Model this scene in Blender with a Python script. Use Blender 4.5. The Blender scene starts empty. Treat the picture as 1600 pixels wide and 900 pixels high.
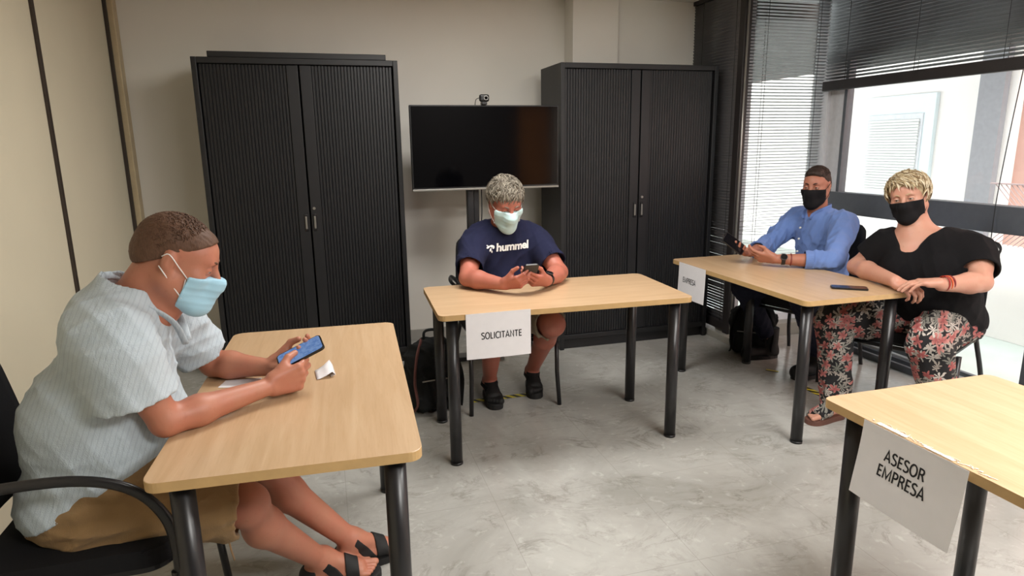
import bpy, bmesh, math, random
import numpy as np
from mathutils import Vector, Matrix
from mathutils.bvhtree import BVHTree
random.seed(5); rng = np.random.default_rng(5)
sc = bpy.context.scene
COL = sc.collection
R = math.radians

# ------------------------------------------------------------------ camera
cd = bpy.data.cameras.new('camera'); cam = bpy.data.objects.new('camera', cd); COL.objects.link(cam)
sc.camera = cam
CAM_H, PITCH, ROLL, YAW, FPX = 1.465, 0.21679, -0.014555, R(-16.0), 1010.8
cd.sensor_fit = 'HORIZONTAL'; cd.sensor_width = 36.0; cd.lens = 36.0 * FPX / 1600.0
cd.clip_start = 0.05; cd.clip_end = 100
_f = Vector((0, math.cos(PITCH), -math.sin(PITCH))); _r0 = Vector((1, 0, 0)); _u0 = _r0.cross(_f)
_r = math.cos(ROLL) * _r0 + math.sin(ROLL) * _u0; _u = -math.sin(ROLL) * _r0 + math.cos(ROLL) * _u0
_m = Matrix((_r, _u, -_f)).transposed().to_4x4()
cam.matrix_world = Matrix.Translation((0, 0, CAM_H)) @ Matrix.Rotation(YAW, 4, 'Z') @ _m

# ------------------------------------------------------------------ world, lights, exposure
w = bpy.data.worlds.new('world'); sc.world = w; w.use_nodes = True
bg = w.node_tree.nodes['Background']; bg.inputs[0].default_value = (0.94, 0.97, 1.0, 1); bg.inputs[1].default_value = 4.8
def area(name, loc, rot, sx, sy, power, col=(1, 1, 1), portal=False):
    l = bpy.data.lights.new(name, 'AREA'); l.shape = 'RECTANGLE'; l.size = sx; l.size_y = sy; l.energy = power; l.color = col
    o = bpy.data.objects.new(name, l); COL.objects.link(o); o.location = loc; o.rotation_euler = rot
    if portal: l.cycles.is_portal = True
    return o
WARM = (1.0, 0.975, 0.94)
area('ceiling_lamp_front', (2.3, 0.7, 2.49), (0, 0, 0), 1.2, 0.6, 62, WARM)
area('ceiling_lamp_rear', (1.7, -0.7, 2.49), (0, 0, 0), 1.2, 0.6, 100, WARM)
area('ceiling_lamp_far', (0.9, 2.8, 2.49), (0, 0, 0), 1.2, 0.6, 50, WARM)
area('window_portal', (3.62, 1.9, 1.0), (0, R(90), 0), 2.0, 3.8, 1, portal=True)
area('window_portal_side', (3.2, 4.12, 1.2), (R(-90), 0, 0), 0.7, 2.2, 1, portal=True)
sun = bpy.data.lights.new('sun', 'SUN'); sun.energy = 3.0; sun.angle = R(3); sun.color = (1, 0.96, 0.9)
so = bpy.data.objects.new('sun', sun); COL.objects.link(so); so.rotation_euler = Vector((0.75, 0.35, -1.3)).to_track_quat('-Z', 'Y').to_euler()
vs = sc.view_settings; vs.view_transform = 'Standard'; vs.look = 'None'; vs.exposure = 0.0; vs.gamma = 1.0; vs.use_curve_mapping = False
sc.cycles.use_denoising = True
sc.cycles.max_bounces = 8; sc.cycles.diffuse_bounces = 4; sc.cycles.glossy_bounces = 4; sc.cycles.transparent_max_bounces = 12
sc.cycles.sample_clamp_indirect = 6.0

# ------------------------------------------------------------------ materials
def srgb(r, g, b):
    f = lambda c: (c / 255 / 12.92) if c <= 10 else ((c / 255 + 0.055) / 1.055) ** 2.4
    return (f(r), f(g), f(b), 1)
MC = {}
class NT:
    def __init__(s, name):
        s.m = bpy.data.materials.new(name); s.m.use_nodes = True; s.t = s.m.node_tree; s.b = s.t.nodes['Principled BSDF']
    def n(s, typ, **kw):
        x = s.t.nodes.new(typ)
        for k, v in kw.items():
            if k.startswith('i_'):
                key = k[2:]; key = int(key) if key.isdigit() else key.replace('_', ' ')
                if isinstance(v, bpy.types.NodeSocket): s.t.links.new(v, x.inputs[key])
                else: x.inputs[key].default_value = v
            else: setattr(x, k, v)
        return x
    def l(s, a, b): s.t.links.new(a, b)
    def math(s, op, a, b=0.0, c=None):
        x = s.t.nodes.new('ShaderNodeMath'); x.operation = op
        for i, v in enumerate((a, b, c)):
            if v is None: continue
            if isinstance(v, bpy.types.NodeSocket): s.t.links.new(v, x.inputs[i])
            else: x.inputs[i].default_value = v
        return x.outputs[0]
    def coord(s): return s.n('ShaderNodeTexCoord').outputs['Object']
    def mapping(s, scale, rot=(0, 0, 0), v=None):
        return s.n('ShaderNodeMapping', i_Vector=v or s.coord(), i_Scale=scale, i_Rotation=rot).outputs[0]
    def noise(s, v, scale, detail=3.0, rough=0.55, dist=0.0):
        return s.n('ShaderNodeTexNoise', i_Vector=v, i_Scale=scale, i_Detail=detail, i_Roughness=rough, i_Distortion=dist).outputs[0]
    def ramp(s, fac, stops):
        x = s.n('ShaderNodeValToRGB', i_Fac=fac); e = x.color_ramp.elements
        while len(e) < len(stops): e.new(0.5)
        for el, (p, c) in zip(e, stops): el.position = p; el.color = c if len(c) == 4 else (*c, 1)
        return x.outputs[0]
    def mix(s, fac, a, b, typ='MIX'):
        x = s.t.nodes.new('ShaderNodeMix'); x.data_type = 'RGBA'; x.blend_type = typ
        for i, v in ((0, fac), (6, a), (7, b)):
            if isinstance(v, bpy.types.NodeSocket): s.t.links.new(v, x.inputs[i])
            else: x.inputs[i].default_value = v
        return x.outputs[2]
    def bump(s, h, strength, dist=0.002):
        x = s.n('ShaderNodeBump', i_Height=h, i_Strength=strength, i_Distance=dist); s.l(x.outputs[0], s.b.inputs['Normal'])
    def col(s, c):
        if isinstance(c, bpy.types.NodeSocket): s.l(c, s.b.inputs['Base Color'])
        else: s.b.inputs['Base Color'].default_value = c
    def set(s, **kw):
        for k, v in kw.items(): s.b.inputs[k.replace('_', ' ')].default_value = v
        return s
def plain(name, c, rough=0.5, metal=0.0, var=0.06, scale=25, bump=0.0, bscale=200, spec=0.5):
    if name in MC: return MC[name]
    m = NT(name); v = m.coord(); n = m.noise(v, scale)
    d = tuple(max(0, x * (1 - var)) for x in c[:3]) + (1,); e = tuple(min(1, x * (1 + var)) for x in c[:3]) + (1,)
    m.col(m.ramp(n, [(0.3, d), (0.7, e)])); m.set(Roughness=rough, Metallic=metal); m.b.inputs['Specular IOR Level'].default_value = spec
    if bump: m.bump(m.noise(v, bscale, 2), bump)
    MC[name] = m.m; return m.m
def emission_free_glass():
    if 'glass' in MC: return MC['glass']
    m = NT('glass'); t = m.t; tr = t.nodes.new('ShaderNodeBsdfTransparent'); gl = t.nodes.new('ShaderNodeBsdfGlossy'); gl.inputs['Roughness'].default_value = 0.02
    tr.inputs[0].default_value = (0.96, 0.98, 0.97, 1)
    fr = m.n('ShaderNodeMath', operation='MULTIPLY_ADD', i_0=m.math('POWER', m.n('ShaderNodeLayerWeight', i_Blend=0.5).outputs['Facing'], 4.0), i_1=0.6, i_2=0.03); mx = t.nodes.new('ShaderNodeMixShader'); t.links.new(fr.outputs[0], mx.inputs[0]); t.links.new(tr.outputs[0], mx.inputs[1]); t.links.new(gl.outputs[0], mx.inputs[2])
    t.links.new(mx.outputs[0], t.nodes['Material Output'].inputs[0]); MC['glass'] = m.m; return m.m
def mat_wall(name, c):
    m = NT(name); v = m.coord(); n = m.noise(v, 1.3, 4); d = tuple(x * 0.95 for x in c[:3]) + (1,)
    m.col(m.ramp(n, [(0.35, d), (0.65, c)])); m.set(Roughness=0.85); m.bump(m.noise(v, 160, 3), 0.12, 0.001); return m.m
def mat_floor():
    m = NT('marble_floor'); v = m.coord()
    n1 = m.noise(v, 1.6, 8, 0.62, 0.8); base = m.ramp(n1, [(0.3, srgb(146, 145, 139)), (0.5, srgb(163, 162, 157)), (0.72, srgb(180, 180, 175))])
    n2 = m.noise(m.mapping((1.0, 1.7, 1), (0, 0, 0.6), v), 2.3, 9, 0.68, 1.6)
    vein = m.math('ABSOLUTE', m.math('SUBTRACT', n2, 0.5)); vm = m.ramp(vein, [(0.0, (1, 1, 1, 1)), (0.018, (0.3, 0.3, 0.3, 1)), (0.05, (0, 0, 0, 1))])
    n3 = m.noise(v, 4.5, 2); vmask = m.math('MULTIPLY', vm, m.ramp(n3, [(0.42, (0, 0, 0, 1)), (0.65, (1, 1, 1, 1))]))
    c1 = m.mix(m.math('MULTIPLY', vmask, 0.5), base, srgb(98, 94, 84))
    n4 = m.noise(m.mapping((1, 1, 1), (0, 0, 0), v), 9, 8, 0.7, 1.0); c1 = m.mix(m.ramp(n4, [(0.55, (0, 0, 0, 1)), (0.75, (0.25, 0.25, 0.25, 1))]), c1, srgb(128, 127, 120))
    n5 = m.noise(v, 18, 5, 0.6, .6); c1 = m.mix(m.ramp(n5, [(0.58, (0, 0, 0, 1)), (0.7, (0.3, 0.3, 0.3, 1))]), c1, srgb(205, 205, 200))
    br = m.n('ShaderNodeTexBrick', i_Vector=m.mapping((1, 1, 1), (0, 0, 0), v), i_Scale=1.0, i_Mortar_Size=0.0015, i_Brick_Width=0.6, i_Row_Height=0.6, offset=0.0)
    c2 = m.mix(m.math('MULTIPLY', br.outputs['Fac'], 0.35), c1, srgb(120, 118, 110)); m.col(c2)
    m.set(Roughness=0.2); rr = m.ramp(n1, [(0.3, (0.16, 0.16, 0.16, 1)), (0.7, (0.26, 0.26, 0.26, 1))]); m.l(rr, m.b.inputs['Roughness']); m.b.inputs['Specular IOR Level'].default_value = 0.55
    return m.m
def mat_wood(axis):
    m = NT('beech_laminate_' + axis); v = m.coord(); sc_ = (1.2, 16, 16) if axis == 'x' else (16, 1.2, 16)
    n = m.noise(m.mapping(sc_, v=v), 2.2, 6, 0.6, 0.5); n2 = m.noise(m.mapping(tuple(a * 5 for a in sc_), v=v), 2.0, 3)
    c = m.ramp(n, [(0.3, srgb(186, 154, 118)), (0.52, srgb(195, 164, 129)), (0.72, srgb(202, 173, 139))])
    c = m.mix(m.ramp(n2, [(0.55, (0, 0, 0, 1)), (0.7, (0.25, 0.25, 0.25, 1))]), c, srgb(174, 138, 96)); m.col(c)
    m.set(Roughness=0.3); m.b.inputs['Specular IOR Level'].default_value = 0.6; m.bump(n2, 0.03, 0.0005); return m.m
def mat_skin(name, c, red=0.2, rough=0.48):
    m = NT(name); v = m.coord(); n = m.noise(v, 16, 4, 0.6); n2 = m.noise(v, 60, 3)
    rd = (min(1, c[0] * 1.02), c[1] * (1 - red * 0.5), c[2] * (1 - red * 0.45), 1)
    k = m.mix(m.ramp(n, [(0.35, (0, 0, 0, 1)), (0.7, (1, 1, 1, 1))]), c, rd)
    k = m.mix(m.ramp(n2, [(0.6, (0, 0, 0, 1)), (0.75, (0.3, 0.3, 0.3, 1))]), k, (c[0] * 0.75, c[1] * 0.6, c[2] * 0.55, 1))
    m.col(k); m.set(Roughness=rough); m.b.inputs['Subsurface Weight'].default_value = 0.06; m.b.inputs['Subsurface Radius'].default_value = (0.02, 0.006, 0.004); m.b.inputs['Subsurface Scale'].default_value = 0.6
    m.bump(m.noise(v, 300, 3), 0.2, 0.0008); return m.m
def mat_cloth(name, c, c2=None, stripes=None, rough=0.9, weave=900, bump=0.25, var=0.1, folds=0.0):
    m = NT(name); v = m.coord(); n = m.noise(v, 9, 4)
    d = tuple(x * (1 - var) for x in c[:3]) + (1,); k = m.ramp(n, [(0.3, d), (0.7, c)])
    if stripes:
        (ax, freq, amt) = stripes; dt = m.n('ShaderNodeVectorMath', operation='DOT_PRODUCT', i_0=v, i_1=ax).outputs['Value']
        s = m.math('SINE', m.math('MULTIPLY', dt, freq)); f = m.ramp(s, [(0.55, (0, 0, 0, 1)), (0.95, (amt, amt, amt, 1))]); k = m.mix(f, k, c2)
    m.col(k); m.set(Roughness=rough); m.b.inputs['Specular IOR Level'].default_value = 0.25
    try: m.b.inputs['Sheen Weight'].default_value = 0.12 if max(c[:3]) > 0.05 else 0.0
    except Exception: pass
    h = m.noise(v, weave, 2)
    if folds:
        f1 = m.noise(m.mapping((1, 1, 0.45), (0.3, 0.2, 0.2), v), 22, 4, 0.55, 1.2); h = m.math('ADD', m.math('MULTIPLY', h, 0.15), m.math('MULTIPLY', f1, folds))
        m.bump(h, 0.6, 0.02)
    else: m.bump(h, bump, 0.001)
    return m.m
def mat_hair(name, c, c2, scale=120):
    m = NT(name); v = m.coord(); n = m.noise(m.mapping((1, 1, 0.35), v=v), scale, 4, 0.7, 0.4); n2 = m.noise(v, 22, 3)
    k = m.ramp(n, [(0.3, c), (0.7, c2)]); k = m.mix(m.math('MULTIPLY', n2, 0.5), k, c); m.col(k); m.set(Roughness=0.6); m.b.inputs['Specular IOR Level'].default_value = 0.3
    m.bump(n, 0.5, 0.002); return m.m
def mat_floral():
    m = NT('floral_fabric'); v = m.coord()
    uv = m.n('ShaderNodeVectorMath', operation='DOT_PRODUCT', i_0=v, i_1=(0.66, -0.75, 0)).outputs['Value']
    sx = m.n('ShaderNodeSeparateXYZ', i_0=v); uu = m.n('ShaderNodeCombineXYZ', i_0=uv, i_1=sx.outputs[2], i_2=0.0).outputs[0]
    wv = m.n('ShaderNodeTexNoise', i_Vector=v, i_Scale=22.0, i_Detail=2.0); wob = m.n('ShaderNodeVectorMath', operation='SCALE', i_0=wv.outputs['Color'], i_Scale=0.03).outputs[0]
    uu = m.n('ShaderNodeVectorMath', operation='ADD', i_0=uu, i_1=wob).outputs[0]
    def petals(scale, n, r0, amp, off, sharp):
        p = m.n('ShaderNodeVectorMath', operation='SCALE', i_0=m.n('ShaderNodeVectorMath', operation='ADD', i_0=uu, i_1=(off, off * 0.7, 0)).outputs[0], i_Scale=scale).outputs[0]
        vo = m.n('ShaderNodeTexVoronoi', i_Vector=p, i_Scale=1.0, i_Randomness=0.85, voronoi_dimensions='2D')
        df = m.n('ShaderNodeVectorMath', operation='SUBTRACT', i_0=p, i_1=vo.outputs['Position']).outputs[0]
        s = m.n('ShaderNodeSeparateXYZ', i_0=df); a = m.math('ARCTAN2', s.outputs[1], s.outputs[0])
        rs = m.n('ShaderNodeSeparateXYZ', i_0=vo.outputs['Color'])
        pt = m.math('POWER', m.math('ABSOLUTE', m.math('COSINE', m.math('ADD', m.math('MULTIPLY', a, n / 2), m.math('MULTIPLY', rs.outputs[0], 6.28)))), sharp)
        rad = m.math('ADD', r0, m.math('MULTIPLY', pt, amp)); f = m.math('GREATER_THAN', rad, vo.outputs['Distance'])
        core = m.math('LESS_THAN', vo.outputs['Distance'], 0.07)
        return f, core, rs, vo.outputs['Distance']
    base = srgb(16, 14, 17)
    f1, _, r1, d1 = petals(19, 7, 0.02, 0.60, 0.31, 1.9); leaf = m.mix(r1.outputs[1], srgb(92, 94, 86), srgb(186, 178, 170)); c = m.mix(m.math('MULTIPLY', f1, m.math('GREATER_THAN', r1.outputs[2], 0.25)), base, leaf)
    f3, _, r3, d3 = petals(30, 5, 0.02, 0.50, 0.11, 1.4); c = m.mix(m.math('MULTIPLY', f3, m.math('GREATER_THAN', r3.outputs[2], 0.55)), c, srgb(150, 140, 132))
    f2, co, r2, d2 = petals(20, 5, 0.08, 0.42, 0.0, 0.8); pk = m.mix(r2.outputs[1], srgb(168, 98, 92), srgb(206, 160, 150)); pk = m.mix(m.math('MULTIPLY', d2, 1.2), srgb(136, 62, 62), pk)
    c = m.mix(m.math('MULTIPLY', f2, m.math('GREATER_THAN', r2.outputs[2], 0.3)), c, pk)
    m.col(c); m.set(Roughness=0.85); m.bump(m.noise(m.mapping((1, 1, 0.3), v=v), 18, 4, 0.5, 1), 0.5, 0.015); return m.m
def mat_tape():
    m = NT('hazard_tape'); s = m.n('ShaderNodeSeparateXYZ', i_0=m.coord()); q = m.math('ADD', s.outputs[0], m.math('MULTIPLY', s.outputs[1], 0.8))
    f = m.math('GREATER_THAN', m.math('SINE', m.math('MULTIPLY', q, 105)), 0.0); m.col(m.mix(f, srgb(14, 14, 12), srgb(212, 196, 40))); m.set(Roughness=0.5); return m.m

M = dict(
    wall=mat_wall('painted_wall', srgb(228, 224, 215)), wall_left=mat_wall('beige_partition', srgb(210, 202, 178)), ceiling=mat_wall('ceiling_paint', srgb(214, 210, 200)),
    beige=plain('beige_trim', srgb(190, 172, 138), 0.5), groove=plain('dark_groove', srgb(52, 42, 34), 0.6), floor=mat_floor(), woodx=mat_wood('x'), woody=mat_wood('y'),
    edge=plain('table_edge_band', srgb(190, 156, 106), 0.4), black=plain('black_metal', srgb(30, 30, 32), 0.38), cab=plain('black_cabinet_steel', srgb(22, 22, 24), 0.48, scale=6, var=0.06),
    tambour=plain('black_tambour', srgb(21, 21, 24), 0.45, scale=8), dark=plain('dark_void', srgb(8, 8, 9), 0.6), gap=plain('matt_black', srgb(14, 14, 15), 0.7),
    leg=plain('black_leg_paint', srgb(32, 31, 33), 0.32), fabric=mat_cloth('black_upholstery', srgb(24, 24, 27), weave=600), plastic=plain('black_plastic', srgb(18, 18, 20), 0.35),
    screen=plain('tv_screen', srgb(4, 4, 6), 0.09, var=0.02, spec=0.3), phone=plain('phone_glass', srgb(10, 10, 14), 0.12, var=0.02), frame=plain('grey_window_frame', srgb(84, 88, 94), 0.45), framel=plain('pale_window_frame', srgb(212, 213, 217), 0.4),
    slat=plain('lit_blind_slat', srgb(132, 132, 135), 0.3, metal=0.5, var=0.05), slat_shaded=plain('shaded_blind_slat', srgb(96, 95, 97), 0.35, metal=0.4, var=0.05), bar=plain('dark_bottom_rail', srgb(42, 38, 38), 0.5), cord=plain('black_cord', srgb(28, 28, 30), 0.7), cordl=plain('blind_cord_grey', srgb(150, 150, 150), 0.7),  # one slat metal in two tones: paler where lit, darker where shaded
    paper=plain('white_paper', srgb(226, 224, 226), 0.75, var=0.015), ink=plain('black_ink', srgb(22, 20, 24), 0.7), clear=plain('sticky_tape', srgb(232, 222, 204), 0.18, var=0.03),
    tape=mat_tape(), white=plain('white_paint', srgb(236, 236, 232), 0.7, var=0.02), stucco=plain('white_facade', srgb(240, 234, 230), 0.9, scale=2, var=0.02), surround=plain('pale_blue_surround', srgb(226, 238, 242), 0.7, var=0.02),
    shutter=plain('white_shutter', srgb(225, 225, 222), 0.6, var=0.03), pink=plain('pink_facade', srgb(206, 164, 152), 0.9, scale=2, var=0.04), column=plain('grey_column', srgb(150, 148, 152), 0.7), terrace=plain('terrace_slab', srgb(205, 212, 206), 0.8, scale=3),
    lattice=plain('lattice_wire', srgb(170, 150, 150), 0.6), base=plain('marble_baseboard', srgb(160, 157, 150), 0.3, scale=8, var=0.1), sill=plain('stone_sill', srgb(150, 147, 138), 0.4, scale=8), alu=plain('aluminium_rail', srgb(196, 200, 202), 0.35, metal=0.4),
    darkwall=mat_wall('darkened_rear_wall', srgb(66, 62, 58)), doorw=plain('brown_wood_door', srgb(196, 128, 66), 0.5, scale=4, var=0.15), silver=plain('silver_strip', srgb(150, 148, 142), 0.3, metal=0.6), backpack=mat_cloth('black_nylon', srgb(24, 25, 25), weave=500), strap=plain('red_brown_strap', srgb(96, 56, 50), 0.8),
    maskb=mat_cloth('blue_surgical_mask', srgb(164, 208, 230), weave=700, var=0.03), maskw=mat_cloth('pale_surgical_mask', srgb(196, 226, 228), weave=700, var=0.03), maskk=mat_cloth('black_cloth_mask', srgb(20, 19, 22), weave=700), elastic=plain('white_elastic', srgb(232, 230, 230), 0.8), elastick=plain('black_elastic', srgb(24, 22, 24), 0.8),
    glass=emission_free_glass(), eye=plain('eye_white', srgb(176, 164, 156), 0.25), iris=plain('dark_iris', srgb(42, 30, 22), 0.15),
)
def screen_lit():
    m = NT('lit_phone_screen'); n = m.noise(m.coord(), 90, 2); c = m.ramp(n, [(0.4, srgb(96, 134, 196)), (0.6, srgb(128, 162, 214))]); m.col(srgb(20, 24, 30)); m.l(c, m.b.inputs['Emission Color']); m.b.inputs['Emission Strength'].default_value = 0.7; m.set(Roughness=0.15); return m.m
M['lit'] = screen_lit()

# ------------------------------------------------------------------ mesh helpers
def tag(o, label=None, cat=None, group=None, kind=None):
    if label: o['label'] = label
    if cat: o['category'] = cat
    if group: o['group'] = group
    if kind: o['kind'] = kind
    return o
def thing(name, label, cat, loc=(0, 0, 0), rz=0.0, group=None):
    o = bpy.data.objects.new(name, None); COL.objects.link(o); o.empty_display_size = 0.1
    o.location = loc; o.rotation_euler = (0, 0, rz); return tag(o, label, cat, group)
def link(name, me, mat, parent=None, smooth=False):
    o = bpy.data.objects.new(name, me); COL.objects.link(o)
    for m_ in (mat if isinstance(mat, (list, tuple)) else [mat]): me.materials.append(m_)
    if parent is not None: o.parent = parent
    if smooth: me.polygons.foreach_set('use_smooth', [True] * len(me.polygons))
    return o
class MB:
    """collects plain shapes of one part"""
    def __init__(s): s.bm = bmesh.new()
    def box(s, lo, hi, bev=0.0, seg=2, rot=None, mi=0):
        lo = Vector(lo); hi = Vector(hi); c = (lo + hi) / 2; d = hi - lo
        g = bmesh.ops.create_cube(s.bm, size=1.0); vs_ = g['verts']; bmesh.ops.scale(s.bm, vec=d, verts=vs_)
        es = list({e for v in vs_ for e in v.link_edges}); fs = list({f for v in vs_ for f in v.link_faces})
        for f in fs: f.material_index = mi
        if bev:
            r = bmesh.ops.bevel(s.bm, geom=es, offset=bev, segments=seg, affect='EDGES', profile=0.5); vs_ = list({v for f in r['faces'] for v in f.verts} | {v for v in vs_ if v.is_valid})
            vs_ = [v for v in vs_ if v.is_valid]
        if rot is not None: bmesh.ops.rotate(s.bm, cent=(0, 0, 0), matrix=rot, verts=vs_)
        bmesh.ops.translate(s.bm, vec=c, verts=vs_); return s
    def tube(s, pts, r, n=10, cap=True, flat=None):
        """round tube through points; r number or list; flat=(a,b) scales the section"""
        pts = [Vector(p) for p in pts]; rs = r if isinstance(r, (list, tuple)) else [r] * len(pts); rings = []
        up = Vector((0, 0, 1))
        for i, p in enumerate(pts):
            t = (pts[min(i + 1, len(pts) - 1)] - pts[max(i - 1, 0)]).normalized()
            if i == 0:
                a = up.cross(t) if abs(t.z) < 0.95 else Vector((0, 1, 0)).cross(t)
            else: a = a - t * a.dot(t)
            a.normalize(); b = t.cross(a)
            fa, fb = flat or (1, 1)
            rings.append([s.bm.verts.new(p + (a * math.cos(2 * math.pi * k / n) * fa + b * math.sin(2 * math.pi * k / n) * fb) * rs[i]) for k in range(n)])
        for A, B in zip(rings, rings[1:]):
            for k in range(n): s.bm.faces.new((A[k], A[(k + 1) % n], B[(k + 1) % n], B[k])).smooth = True
        if cap: s.bm.faces.new(rings[0][::-1]); s.bm.faces.new(rings[-1])
        return s
    def prism(s, poly, z0, z1, bev=0.0):
        vs0 = [s.bm.verts.new((x, y, z0)) for x, y in poly]; vs1 = [s.bm.verts.new((x, y, z1)) for x, y in poly]; n = len(poly)
        s.bm.faces.new(vs0[::-1]); top = s.bm.faces.new(vs1)
        for i in range(n): s.bm.faces.new((vs0[i], vs0[(i + 1) % n], vs1[(i + 1) % n], vs1[i]))
        if bev:
            es = list(top.edges); bmesh.ops.bevel(s.bm, geom=es, offset=bev, segments=2, affect='EDGES', profile=0.5)
        return s
    def ball(s, c, r, sc_=(1, 1, 1), n=12):
        g = bmesh.ops.create_uvsphere(s.bm, u_segments=n * 2, v_segments=n, radius=r); vs_ = g['verts']
        for f in {f for v in vs_ for f in v.link_faces}: f.smooth = True
        bmesh.ops.scale(s.bm, vec=sc_, verts=vs_); bmesh.ops.translate(s.bm, vec=c, verts=vs_); return s
    def quad(s, pts, mi=0):
        f = s.bm.faces.new([s.bm.verts.new(p) for p in pts]); f.material_index = mi; return s
    def build(s, name, mat, parent=None, off=None):
        if off is not None: bmesh.ops.translate(s.bm, vec=-Vector(off), verts=s.bm.verts)
        bmesh.ops.recalc_face_normals(s.bm, faces=s.bm.faces)
        me = bpy.data.meshes.new(name); s.bm.to_mesh(me); s.bm.free(); return link(name, me, mat, parent)
def rrect(x0, y0, x1, y1, r, n=6):
    out = []
    for cx, cy, a0 in ((x1 - r, y1 - r, 0), (x0 + r, y1 - r, 90), (x0 + r, y0 + r, 180), (x1 - r, y0 + r, 270)):
        for i in range(n + 1): a = R(a0 + 90 * i / n); out.append((cx + r * math.cos(a), cy + r * math.sin(a)))
    return out
def spline(pts, n=8):
    pts = [Vector(p) for p in pts]; out = []
    P = [2 * pts[0] - pts[1]] + pts + [2 * pts[-1] - pts[-2]]
    for i in range(1, len(P) - 2):
        for k in range(n):
            t = k / n; a, b, c, d = P[i - 1:i + 3]
            out.append(0.5 * ((2 * b) + (c - a) * t + (2 * a - 5 * b + 4 * c - d) * t * t + (3 * b - a - 3 * c + d) * t ** 3))
    out.append(pts[-1]); return out
def text_mesh(body, size, bold=0.0, shear=0.0, extrude=0.0004, spacing=1.0, line=1.0):
    cu = bpy.data.curves.new('t', 'FONT'); cu.body = body; cu.size = size; cu.align_x = 'CENTER'; cu.align_y = 'CENTER'; cu.offset = bold; cu.shear = shear; cu.extrude = extrude; cu.space_character = spacing; cu.space_line = line; cu.resolution_u = 4
    o = bpy.data.objects.new('t', cu); COL.objects.link(o); dg = bpy.context.evaluated_depsgraph_get()
    me = bpy.data.meshes.new_from_object(o.evaluated_get(dg)); bpy.data.objects.remove(o); return me
GLYPH = {
 'S': (0.50, [[(.46, .86), (.38, .95), (.27, .985), (.15, .95), (.07, .85), (.07, .71), (.15, .60), (.27, .53), (.39, .45), (.46, .34), (.46, .17), (.38, .06), (.26, .015), (.13, .04), (.04, .12)]]),
 'O': (0.68, [[(.34 + .30 * math.cos(a), .5 + .485 * math.sin(a)) for a in np.linspace(0, 2 * math.pi, 33)]]),
 'L': (0.42, [[(.09, 1), (.09, .05), (.42, .05)]]), 'I': (0.18, [[(.09, 1), (.09, 0)]]),
 'C': (0.54, [[(.36 + .32 * math.cos(a), .5 + .485 * math.sin(a)) for a in np.linspace(R(48), R(312), 24)]]),
 'T': (0.52, [[(.0, .95), (.52, .95)], [(.26, .95), (.26, 0)]]), 'A': (0.60, [[(.03, 0), (.30, .98), (.57, 0)], [(.12, .30), (.48, .30)]]),
 'N': (0.62, [[(.08, 0), (.08, .97), (.54, .03), (.54, 1)]]), 'E': (0.46, [[(.45, .95), (.09, .95), (.09, .05), (.46, .05)], [(.09, .52), (.42, .52)]]),
 'M': (0.86, [[(.08, 0), (.10, .96), (.43, .10), (.76, .96), (.78, 0)]]), 'P': (0.52, [[(.09, 0), (.09, .95), (.28, .95), (.42, .90), (.48, .79), (.48, .66), (.42, .53), (.28, .47), (.09, .47)]]),
 'R': (0.55, [[(.09, 0), (.09, .95), (.28, .95), (.42, .90), (.47, .78), (.46, .66), (.40, .55), (.28, .50), (.09, .50)], [(.30, .50), (.38, .38), (.53, 0)]]) }
def stroke_text(body, size, width=0.155, gap=0.1, line=1.45):
    """flat printed capitals drawn as thick strokes, centred"""
    bm = bmesh.new(); lines = body.split('\n'); cap = size * 0.72
    for li, tx in enumerate(lines):
        W_ = sum(GLYPH[c][0] for c in tx) + gap * (len(tx) - 1); x = -W_ / 2; y = (len(lines) - 1) / 2 * line - li * line - 0.5
        for c in tx:
            adv, strokes = GLYPH[c]
            for st in strokes:
                P = [Vector((x + a, y + b)) for a, b in st]; closed = (P[0] - P[-1]).length < 1e-6; L_, R_ = [], []
                for i, p in enumerate(P):
                    a = (p - P[i - 1]).normalized() if i else None; b = (P[i + 1] - p).normalized() if i < len(P) - 1 else None
                    if closed and i == 0: a = (P[0] - P[-2]).normalized()
                    if closed and i == len(P) - 1: b = (P[1] - P[0]).normalized()
                    t = ((a or b) + (b or a)).normalized(); n_ = Vector((-t.y, t.x)); u = b or a; k = 1 / max(0.42, abs(n_.dot(Vector((-u.y, u.x)))))
                    L_.append(p + n_ * width / 2 * k); R_.append(p - n_ * width / 2 * k)
                for i in range(len(P) - 1):
                    steps = max(1, int((P[i + 1] - P[i]).length / 0.25))
                    for s_ in range(steps):
                        q = lambda A, f: A[i].lerp(A[i + 1], f)
                        v = [q(L_, s_ / steps), q(R_, s_ / steps), q(R_, (s_ + 1) / steps), q(L_, (s_ + 1) / steps)]; bm.faces.new([bm.verts.new((w_.x * cap, w_.y * cap, 0)) for w_ in v])
            x += adv + gap
    me = bpy.data.meshes.new('printed_text'); bm.to_mesh(me); bm.free(); return me
def struct(o): o['kind'] = 'structure'; return o
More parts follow.
